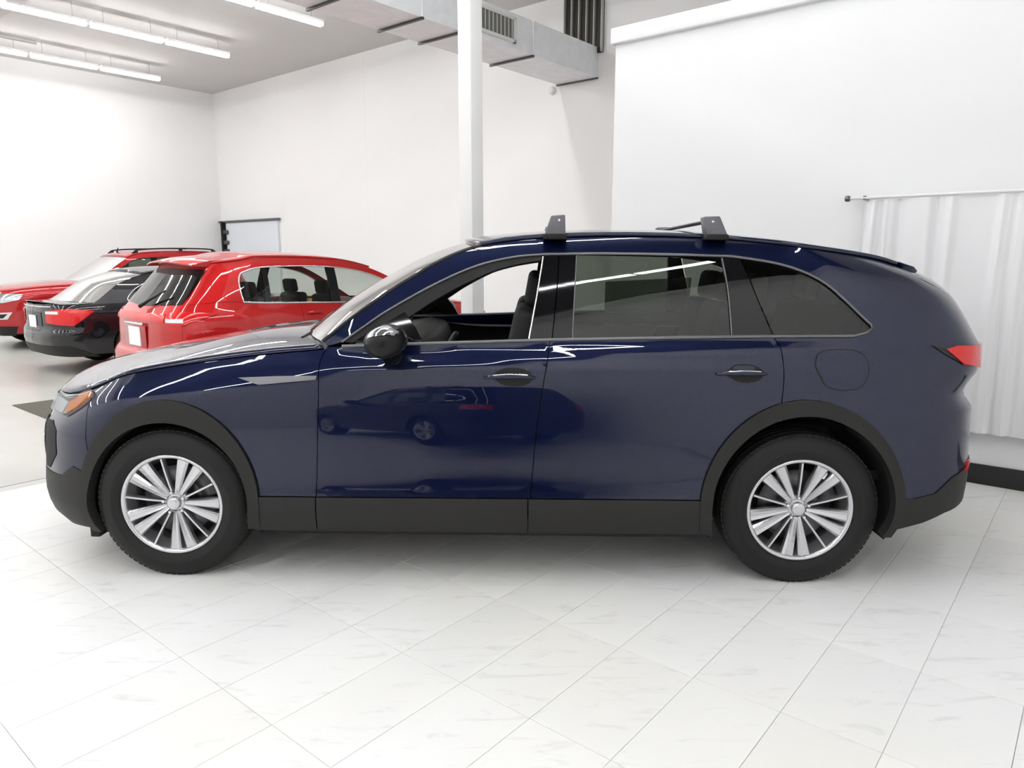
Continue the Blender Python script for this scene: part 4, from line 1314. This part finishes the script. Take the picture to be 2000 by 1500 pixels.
    # canopy
    r3 = np.array([sh.at(u, z) for u, z in rail])
    nv = 17; vv = np.linspace(-1, 1, nv); q = 1 - vv**2
    bow = pchip(*zip(*S['bow'])); crn = pchip(*zip(*S['crown']))
    rows = [[(p[0] - float(bow(p[0])) * q[i], vv[i] * abs(p[1]), p[2] + float(crn(p[0])) * q[i]) for i in range(nv)] for p in r3]
    i0 = int(np.argmin(np.abs(r3[:, 0] - S['x_header'])))
    i1 = int(np.argmin(np.abs(r3[:, 0] - S['x_backlight']))) if S.get('x_backlight') else len(rows) - 1
    loft('windshield', rows[:i0 + 1], 'clear_glass', car)
    loft('roof', rows[i0:i1 + 1], paint_m, car, 0.02)
    if i1 < len(rows) - 1:
        loft('rear_window', rows[i1:], S.get('rear_glass', 'privacy_glass'), car)
    # hood
    hz = pchip(*zip(*S['hood']))
    hr = []
    for u in np.concatenate([np.linspace(sh.u0 + 0.02, -0.7, 10)[:-1], np.linspace(-0.7, uh, 22)]):
        e = sh.at(u, float(ztf(u)))
        b_ = 0.2 * float(sstep(-0.3, uh, e[0]))
        dz = max(0.0, float(hz(e[0])) - e[2])
        hr.append([(e[0] - b_ * q[i], vv[i] * abs(e[1]), e[2] + dz * (1 - abs(vv[i])**3)) for i in range(nv)])
    loft('hood', hr, paint_m, car, 0.012)
    b0, b1 = np.array(hr[-1]), np.array(rows[0])
    loft('cowl', [[tuple(b0[i] + (b1[i] - b0[i]) * t + np.array([0.02 * t, 0, -0.008])) for i in range(nv)] for t in (0, 0.5, 1)], 'under_black', car)
    # running gear
    for x in (0.0, wbase):
        for s_ in (-1, 1):
            KIT_BG.place(car, x, s_ * (S['half'] - 0.03), wz, s_ > 0, 90 + 17 * x)
            m = MB(); m.lathe_y([(ar + 0.01, 0.0), (ar + 0.01, 0.34), (0.05, 0.34)], 20, c=(x, 0, wz), a0=math.radians(-8), a1=math.radians(188))
            m.v = [(p[0], s_ * (S['half'] - 0.06 - p[1]), p[2]) for p in m.v]
            m.build('wheel_liner', 'under_black', car)
    m = MB(); m.box((wbase / 2, 0, 0.30), (S['plan'][-1][0] - S['plan'][0][0] - 0.5, 1.05, 0.12)); m.build('underbody', 'under_black', car, bevel=0.03)
    # cabin
    for (x, y) in ((1.35, -0.37), (1.35, 0.37), (2.30, -0.37), (2.30, 0.37)):
        k = S.get('seat_z', 1.0)
        m = MB(); m.box((x + 0.30, y, 0.92 * k), (0.15, 0.48, 0.62), Matrix.Rotation(0.2, 3, 'Y')); b_ = m.build('seat_back', 'seat_cloth', car, bevel=0.05, seg=3)
        m = MB(); m.box((x, y, 0.60 * k), (0.5, 0.48, 0.15)); m.build('seat_cushion', 'seat_cloth', car, bevel=0.05, seg=3)
        m = MB(); m.box((x + 0.39, y, 1.31 * k), (0.09, 0.25, 0.17), Matrix.Rotation(0.15, 3, 'Y')); m.build('headrest', 'seat_cloth', b_, bevel=0.035, seg=3)
    dz_ = float(bz(S['belt'][0][0]))
    m = MB(); m.prism([(S['belt'][0][0] - 0.05, 0.7), (S['belt'][0][0] - 0.05, dz_ - 0.08), (S['belt'][0][0] + 0.25, dz_ + 0.01), (S['belt'][0][0] + 0.5, dz_ - 0.04), (S['belt'][0][0] + 0.45, 0.7)], -S['half'] + 0.2, S['half'] - 0.2); m.build('dashboard', 'interior_black', car, bevel=0.03)
    # mirrors
    for s_ in (-1, 1):
        um = S['belt'][0][0] + 0.28
        c = sh.at(um, float(bz(um)) + 0.05, 0.11) * np.array([1, -s_, 1])
        m = MB(); m.box(c, (0.14, 0.20, 0.13)); mi = m.build('door_mirror', paint_m, car, bevel=0.05, seg=4)
        m = MB(); m.box(c + np.array([0.07, 0, 0.0]), (0.006, 0.16, 0.10)); m.build('mirror_glass', 'chrome', mi)
        m = MB(); m.tube([tuple(c), tuple(c + np.array([0, 0.13 * (1 if c[1] < 0 else -1), -0.05]))], 0.025, 8); m.build('mirror_stalk', 'under_black', mi)
    return car, sh, dict(rail=r3, rows=rows, i0=i0, i1=i1)

def uy(sh, y, rear=True):
    n = len(sh.U); h = n // 2
    if rear:
        return float(sh.U[h + int(np.argmin(np.abs(sh.PY[h:] - y)))])
    return float(sh.U[int(np.argmin(np.abs(sh.PY[:h] - y)))])
def P_(car, sh, name, poly, mat, side='b', off=0.006, thick=0.01, res=0.05):
    return surf_patch(name, poly, sh, mat, car, side=side, res=res, off=off, thick=thick)

# --- red crossover, tail towards the camera
EDGE = dict(
    plan=[(-0.93, 0), (-0.915, 0.35), (-0.84, 0.66), (-0.62, 0.85), (-0.3, 0.94), (0.2, 0.963), (0.8, 0.965), (1.4, 0.965), (2.2, 0.965), (2.8, 0.96), (3.2, 0.94), (3.5, 0.89), (3.68, 0.80), (3.77, 0.62), (3.81, 0.35), (3.82, 0)],
    sect=[(0.2, 0.90), (0.4, 0.945), (0.7, 0.965), (0.92, 0.958), (1.02, 0.94), (1.08, 0.92), (1.12, 0.90), (1.3, 0.845), (1.48, 0.775), (1.6, 0.715), (1.68, 0.65), (1.74, 0.6)],
    df=[(0.2, 0.08), (0.4, 0.0), (0.7, 0.0), (0.9, 0.06), (1.1, 0.16)],
    dr=[(0.2, -0.10), (0.38, -0.02), (0.55, 0.03), (0.66, 0.02), (0.74, -0.04), (0.95, -0.05), (1.05, -0.06), (1.15, -0.13), (1.3, -0.26), (1.5, -0.42), (1.6, -0.50), (1.75, -0.62)],
    wf=(-0.6, -0.1), wr=(2.6, 3.6), wb=2.85, half=0.965,
    ztop=[(-1.6, 0.92), (-0.9, 0.93), (-0.6, 0.97), (-0.2, 1.03), (0.2, 1.07), (0.7, 1.10)],
    belt=[(0.52, 1.10), (1.2, 1.125), (2.0, 1.155), (2.8, 1.185), (3.35, 1.21), (3.75, 1.19)],
    rail=[(0.52, 1.12), (0.82, 1.30), (1.17, 1.48), (1.48, 1.585), (1.85, 1.64), (2.45, 1.665), (3.0, 1.655), (3.4, 1.63), (3.72, 1.60)],
    dpillar=[(3.80, 1.50), (3.84, 1.30)],
    dlo=[(0.72, 1.115), (0.95, 1.27), (1.25, 1.43), (1.6, 1.525), (2.1, 1.565), (2.7, 1.56), (3.15, 1.52), (3.28, 1.46), (3.08, 1.197)],
    pillars=[(1.84, 1.96), (2.70, 2.78)], seams=(0.66, 1.86, 2.36), u_hood=0.50,
    hood=[(-0.95, 0.94), (-0.8, 1.0), (-0.4, 1.07), (0.2, 1.13), (0.7, 1.15)],
    bow=[(0.6, 0.22), (1.0, 0.2), (1.5, 0.12), (2.0, 0.0), (3.2, -0.06)], crown=[(0.6, 0.02), (1.4, 0.03), (2.0, 0.055), (3.2, 0.045)],
    x_header=1.32, tail_z=1.19)
rotm = math.atan2(-A[1], -A[0])
edge, she, ed = bg_car('crossover', 'bright red crossover parked tail-first between the black sedan and the column', (-1.348, 9.97, 0), rotm - 0.049, 'red_paint', EDGE)
edge.scale = (0.97, 0.964, 0.961)
UCe = uy(she, 0.80)
tgate = P_(edge, she, 'tailgate', [(UCe, 0.62), (she.u1, 0.62), (she.u1, 1.60), (3.72, 1.60), (3.80, 1.50), (3.84, 1.30), (UCe, 1.19)], 'red_paint', off=0.004)
P_(tgate, she, 'rear_window', [(uy(she, 0.74), 1.19), (she.u1, 1.16), (she.u1, 1.545), (uy(she, 0.77), 1.535)], 'gloss_black', off=0.010)
P_(tgate, she, 'light_bar', [(uy(she, 0.62), 1.015), (she.u1, 1.025), (she.u1, 1.09), (uy(she, 0.62), 1.095)], 'red_lens', off=0.016)
for sd in 'nf':
    P_(edge, she, 'taillight', [(UCe - 0.34, 1.095), (UCe, 0.99), (uy(she, 0.63), 1.005), (uy(she, 0.63), 1.105), (UCe, 1.12)], 'red_lens', side=sd, off=0.014)
    P_(edge, she, 'reverse_lamp', [(UCe - 0.02, 1.015), (uy(she, 0.65), 1.018), (uy(she, 0.65), 1.05), (UCe - 0.02, 1.055)], 'clear_lens', side=sd, off=0.018)
    P_(edge, she, 'rear_reflector', [(UCe - 0.12, 0.50), (UCe + 0.12, 0.50), (UCe + 0.12, 0.53), (UCe - 0.12, 0.53)], 'red_lens', side=sd, off=0.012)
P_(edge, she, 'rear_skirt', [(UCe - 0.55, 0.27), (she.u1, 0.31), (she.u1, 0.44), (UCe - 0.1, 0.43), (UCe - 0.50, 0.40)], 'cladding_plastic', off=0.010)
m = MB(); xr = float(she.at(she.u1, 0.78)[0])
m.box((xr + 0.012, 0, 0.85), (0.016, 0.30, 0.20)); m.build('paper_plate', 'white_paper', edge)
m = MB(); m.box((xr + 0.006, 0, 0.85), (0.012, 0.56, 0.24)); m.build('plate_recess', 'crimson_paint', edge, bevel=0.01)
m = MB(); m.box((xr + 0.02, 0.0, 0.985), (0.02, 0.50, 0.025)); m.build('tailgate_grip', 'chrome', edge, bevel=0.006)
# spoiler
e0 = ed['rail'][-1]
spr = []
for (dx, dz) in ((-0.16, 0.045), (0.02, 0.03), (0.20, -0.010), (0.205, -0.03), (0.02, -0.03), (-0.16, 0.0)):
    spr.append([(e0[0] + dx + 0.08 * (1 - v * v), v * abs(e0[1]) * 0.99, e0[2] + dz + 0.04 * (1 - v * v)) for v in np.linspace(-1, 1, 17)])
m = MB(); m.grid(spr); m.add([r[0] for r in spr], [tuple(range(6))]); m.add([r[-1] for r in spr], [tuple(range(5, -1, -1))]); m.build('rear_spoiler', 'red_paint', edge)
m = MB(); m.tube([(xr - 0.02, 0.10, 1.16), (xr - 0.10, 0.22, 1.24), (xr - 0.17, 0.42, 1.33)], [0.02, 0.012, 0.008], 8); m.build('rear_wiper', 'under_black', tgate)
m = MB(); m.box((2.02, 0.52, 1.12), (0.05, 0.05, 0.14)); yt = m.build('sale_tag', 'yellow_plastic', edge, bevel=0.01)

# --- black sedan, tail towards the camera
SEDAN = dict(
    plan=[(-0.95, 0), (-0.93, 0.35), (-0.84, 0.64), (-0.6, 0.83), (-0.3, 0.91), (0.2, 0.925), (1.4, 0.925), (2.6, 0.925), (3.1, 0.915), (3.5, 0.875), (3.75, 0.79), (3.88, 0.62), (3.95, 0.35), (3.97, 0)],
    sect=[(0.18, 0.87), (0.4, 0.91), (0.65, 0.925), (0.82, 0.918), (0.92, 0.90), (0.98, 0.87), (1.1, 0.81), (1.25, 0.735), (1.36, 0.665), (1.44, 0.60), (1.5, 0.55)],
    df=[(0.18, 0.08), (0.4, 0.0), (0.65, 0.0), (0.8, 0.06), (1.0, 0.16)],
    dr=[(0.18, -0.12), (0.32, -0.03), (0.5, 0.02), (0.62, 0.01), (0.68, -0.03), (0.9, -0.03), (0.98, -0.05), (1.1, -0.10), (1.4, -0.2)],
    wf=(-0.6, -0.1), wr=(3.0, 3.7), wb=2.85, half=0.925,
    ztop=[(-1.6, 0.76), (-0.9, 0.78), (-0.6, 0.82), (-0.2, 0.88), (0.2, 0.92), (0.7, 0.96)],
    belt=[(0.62, 0.955), (1.2, 0.955), (2.0, 0.965), (2.8, 0.985), (3.3, 0.99), (3.75, 0.985), (4.3, 0.98), (4.75, 0.985)],
    rail=[(0.62, 0.965), (0.95, 1.14), (1.3, 1.31), (1.6, 1.395), (1.95, 1.43), (2.35, 1.425), (2.7, 1.375), (3.0, 1.28), (3.25, 1.15), (3.48, 1.005)],
    dlo=[(0.82, 0.958), (1.1, 1.12), (1.45, 1.275), (1.8, 1.335), (2.25, 1.335), (2.6, 1.28), (2.85, 1.17), (2.98, 1.04), (2.92, 0.99)],
    pillars=[(1.78, 1.88), (2.55, 2.62)], seams=(0.74, 1.80, 2.36), u_hood=0.60,
    hood=[(-0.96, 0.78), (-0.8, 0.84), (-0.4, 0.92), (0.2, 0.985), (0.6, 1.01)],
    bow=[(0.5, 0.2), (1.0, 0.17), (1.5, 0.08), (1.95, 0.0), (2.6, -0.1), (3.5, -0.2)], crown=[(0.5, 0.02), (1.4, 0.03), (2.0, 0.05), (2.8, 0.04), (3.5, 0.015)],
    x_header=1.46, x_backlight=2.62, tail_z=0.985, arch=0.40, sill=0.24, seat_z=0.9, glass='privacy_glass', rear_glass='clear_glass')
sed, shs, sd_ = bg_car('sedan', 'glossy black sedan parked tail-first between the two red cars', (-4.193, 12.919, 0), rotm, 'black_paint', SEDAN)
sed.scale = (0.975, 0.975, 0.978)
# trunk lid: from the rear edge up to the base of the rear window
tr0 = np.array(sd_['rows'][-1])
urs = np.linspace(uy(shs, 0.86), shs.u1 - 0.02, 12)
nv = 17; vv17 = np.linspace(-1, 1, nv)
trr = [[tuple(p) for p in tr0]]
for x in (3.52, 3.62, 3.72, 3.82, 3.89):
    yy = float(np.interp(x, shs.PX[len(shs.PX) // 2:], shs.PY[len(shs.PX) // 2:])) * 0.93
    trr.append([(x + 0.06 * (1 - v * v) - 0.03, v * yy, 0.985 + (0.035 - 0.02 * (x - 3.5) / 0.4) * (1 - v * v) + (0.02 if x > 3.85 else 0)) for v in vv17])
loft('trunk_lid', trr, 'black_paint', sed, 0.01)
UCs = uy(shs, 0.79)
for sd in 'nf':
    t_ = P_(sed, shs, 'taillight', [(UCs - 0.30, 0.90), (UCs - 0.02, 0.70), (uy(shs, 0.42), 0.735), (uy(shs, 0.42), 0.90), (UCs, 0.935)], 'red_lens', side=sd, off=0.012)
    P_(t_, shs, 'reverse_lamp', [(uy(shs, 0.66), 0.86), (uy(shs, 0.44), 0.86), (uy(shs, 0.44), 0.895), (uy(shs, 0.66), 0.90)], 'clear_lens', side=sd, off=0.018)
P_(sed, shs, 'plate_recess', [(uy(shs, 0.30), 0.62), (shs.u1, 0.62), (shs.u1, 0.88), (uy(shs, 0.30), 0.88)], 'gloss_black', off=0.006)
xs_ = float(shs.at(shs.u1, 0.72)[0])
m = MB(); m.box((xs_ + 0.012, 0, 0.735), (0.012, 0.26, 0.19)); m.build('paper_plate', 'white_paper', sed)
m = MB(); m.tube([shs.at(u, 0.955, 0.012) * np.array([1, s_, 1]) for s_, uu in ((1, np.linspace(uy(shs, 0.55), shs.u1, 8)), (-1, np.linspace(shs.u1, uy(shs, 0.55), 8))) for u in uu], 0.009, 8); m.build('trunk_trim', 'chrome', sed)
P_(sed, shs, 'rear_skirt', [(UCs - 0.3, 0.26), (shs.u1, 0.30), (shs.u1, 0.42), (UCs, 0.42)], 'cladding_plastic', off=0.008)

# --- red off-roader, nose towards the camera
JEEP = dict(
    plan=[(-0.86, 0), (-0.85, 0.40), (-0.79, 0.68), (-0.62, 0.86), (-0.35, 0.945), (0.1, 0.967), (0.8, 0.97), (1.4, 0.97), (2.2, 0.97), (3.0, 0.965), (3.4, 0.94), (3.7, 0.88), (3.86, 0.76), (3.93, 0.5), (3.95, 0)],
    sect=[(0.25, 0.90), (0.45, 0.95), (0.7, 0.97), (0.95, 0.965), (1.05, 0.95), (1.10, 0.93), (1.15, 0.905), (1.4, 0.83), (1.58, 0.765), (1.68, 0.70), (1.76, 0.63)],
    df=[(0.25, 0.10), (0.42, 0.02), (0.55, 0.0), (0.8, 0.02), (1.0, 0.06), (1.2, 0.14)],
    dr=[(0.25, -0.10), (0.45, 0.0), (0.7, 0.02), (1.0, -0.02), (1.2, -0.10), (1.5, -0.26), (1.7, -0.38), (1.8, -0.45)],
    wf=(-0.6, -0.1), wr=(2.9, 3.75), wb=2.915, half=0.97,
    ztop=[(-1.7, 1.00), (-0.9, 1.01), (-0.6, 1.04), (-0.2, 1.075), (0.3, 1.10), (0.8, 1.12)],
    belt=[(0.72, 1.12), (1.3, 1.12), (2.2, 1.13), (3.0, 1.14), (3.5, 1.15), (3.95, 1.15)],
    rail=[(0.72, 1.13), (1.0, 1.32), (1.28, 1.51), (1.5, 1.625), (1.8, 1.68), (2.4, 1.70), (3.0, 1.695), (3.5, 1.675), (3.95, 1.64)],
    dpillar=[(4.02, 1.5), (4.04, 1.3)],
    dlo=[(0.90, 1.122), (1.12, 1.29), (1.38, 1.47), (1.65, 1.575), (2.2, 1.60), (3.0, 1.595), (3.5, 1.57), (3.62, 1.50), (3.55, 1.155)],
    pillars=[(1.88, 2.0), (2.82, 2.94)], seams=(0.85, 1.92, 2.42), u_hood=0.70,
    hood=[(-0.88, 1.02), (-0.7, 1.08), (-0.3, 1.125), (0.3, 1.165), (0.7, 1.175)],
    bow=[(0.6, 0.18), (1.0, 0.16), (1.5, 0.08), (2.0, 0.0), (3.5, -0.05)], crown=[(0.6, 0.02), (1.4, 0.03), (2.0, 0.045), (3.5, 0.04)],
    x_header=1.42, tail_z=1.15, trim='gloss_black', glass='privacy_glass')
def jeep_details(car, sh, ed, pm):
    P_(car, sh, 'grille', [(sh.u0, 0.80), (uy(sh, 0.50, False), 0.80), (uy(sh, 0.52, False), 0.97), (sh.u0, 0.985)], 'gloss_black', off=0.006)
    for k in range(-3, 4):
        y = k * 0.135
        x = float(np.interp(abs(y), sh.PY[:len(sh.PY) // 3], sh.PX[:len(sh.PX) // 3])) + 0.02
        m = MB(); m.box((x - 0.012, y, 0.885), (0.02, 0.012, 0.15)); m.box((x - 0.012, y + 0.085, 0.885), (0.02, 0.012, 0.15)); m.box((x - 0.012, y + 0.0425, 0.96), (0.02, 0.09, 0.012)); m.box((x - 0.012, y + 0.0425, 0.81), (0.02, 0.09, 0.012))
        m.build('grille_slot_rim', 'chrome', car)
    for sd in 'nf':
        h = P_(car, sh, 'headlight', [(uy(sh, 0.54, False), 0.82), (uy(sh, 0.80, False), 0.83), (-0.50, 0.88), (-0.44, 0.965), (-0.60, 0.975), (uy(sh, 0.54, False), 0.975)], 'lamp_silver', side=sd, off=0.008, res=0.04)
        P_(h, sh, 'lens', [(uy(sh, 0.54, False), 0.82), (uy(sh, 0.80, False), 0.83), (-0.50, 0.88), (-0.44, 0.965), (-0.60, 0.975), (uy(sh, 0.54, False), 0.975)], 'lens_glass', side=sd, off=0.02, res=0.04, thick=0.008)
        f_ = P_(car, sh, 'fog_lamp_bezel', [(uy(sh, 0.60, False), 0.54), (uy(sh, 0.84, False), 0.55), (uy(sh, 0.88, False), 0.67), (uy(sh, 0.60, False), 0.66)], 'chrome', side=sd, off=0.012)
        P_(f_, sh, 'fog_lamp', [(uy(sh, 0.63, False), 0.565), (uy(sh, 0.80, False), 0.57), (uy(sh, 0.84, False), 0.64), (uy(sh, 0.63, False), 0.635)], 'gloss_black', side=sd, off=0.018, thick=0.003)
    P_(car, sh, 'lower_grille', [(sh.u0, 0.50), (uy(sh, 0.52, False), 0.50), (uy(sh, 0.50, False), 0.68), (sh.u0, 0.70)], 'gloss_black', off=0.006)
    P_(car, sh, 'bumper_skirt', [(sh.u0, 0.26), (uy(sh, 0.85, False), 0.26), (uy(sh, 0.90, False), 0.42), (sh.u0, 0.44)], 'cladding_plastic', off=0.010)
    UCj = uy(sh, 0.76)
    P_(car, sh, 'tailgate', [(UCj, 0.6), (sh.u1, 0.6), (sh.u1, 1.64), (3.95, 1.64), (4.02, 1.5), (4.04, 1.3), (UCj, 1.15)], pm, off=0.004)
    P_(car, sh, 'rear_window', [(UCj + 0.1, 1.16), (sh.u1, 1.16), (sh.u1, 1.56), (UCj + 0.1, 1.56)], 'gloss_black', off=0.01)
    for sd in 'nf': P_(car, sh, 'taillight', [(UCj - 0.25, 0.95), (UCj + 0.15, 0.93), (UCj + 0.15, 1.06), (UCj - 0.22, 1.06)], 'red_lens', side=sd, off=0.012)
    for s_ in (1, -1):
        pts = [(p[0], p[1] * s_ * 0.93, p[2] + 0.075) for p in ed['rail'] if 1.6 < p[0] < 3.2]
        m = MB(); m.tube([(pts[0][0] - 0.08, pts[0][1], pts[0][2] - 0.06)] + pts + [(pts[-1][0] + 0.08, pts[-1][1], pts[-1][2] - 0.06)], 0.014, 8)
        rr_ = m.build('roof_rail', 'under_black', car)
        for t in (0, len(pts) // 2, len(pts) - 1):
            m = MB(); m.box((pts[t][0], pts[t][1], pts[t][2] - 0.035), (0.07, 0.03, 0.07)); m.build('rail_mount', 'under_black', rr_, bevel=0.008)
    m = MB(); m.tube([(1.50, 0.0, 1.70), (1.53, 0, 1.79)], [0.02, 0.006], 8); m.build('antenna', 'under_black', car)
rotj = math.atan2(A[1], A[0])
jeep, shj, jd = bg_car('offroader', 'red off-roader with roof rails parked nose-first by the left wall', (-8.798, 13.306, 0), rotj - 0.059, 'crimson_paint', JEEP)
jeep.scale = (0.98, 0.98, 0.996)
jeep_details(jeep, shj, jd, 'crimson_paint')
# --- dark car behind the photographer, mirrored in the doors of the blue suv
mcar, shm, mdd = bg_car('offroader', 'black off-roader behind the camera, seen only mirrored in the blue doors', ab(-5.0, -0.95), rotj, 'black_paint', JEEP)
jeep_details(mcar, shm, mdd, 'black_paint')
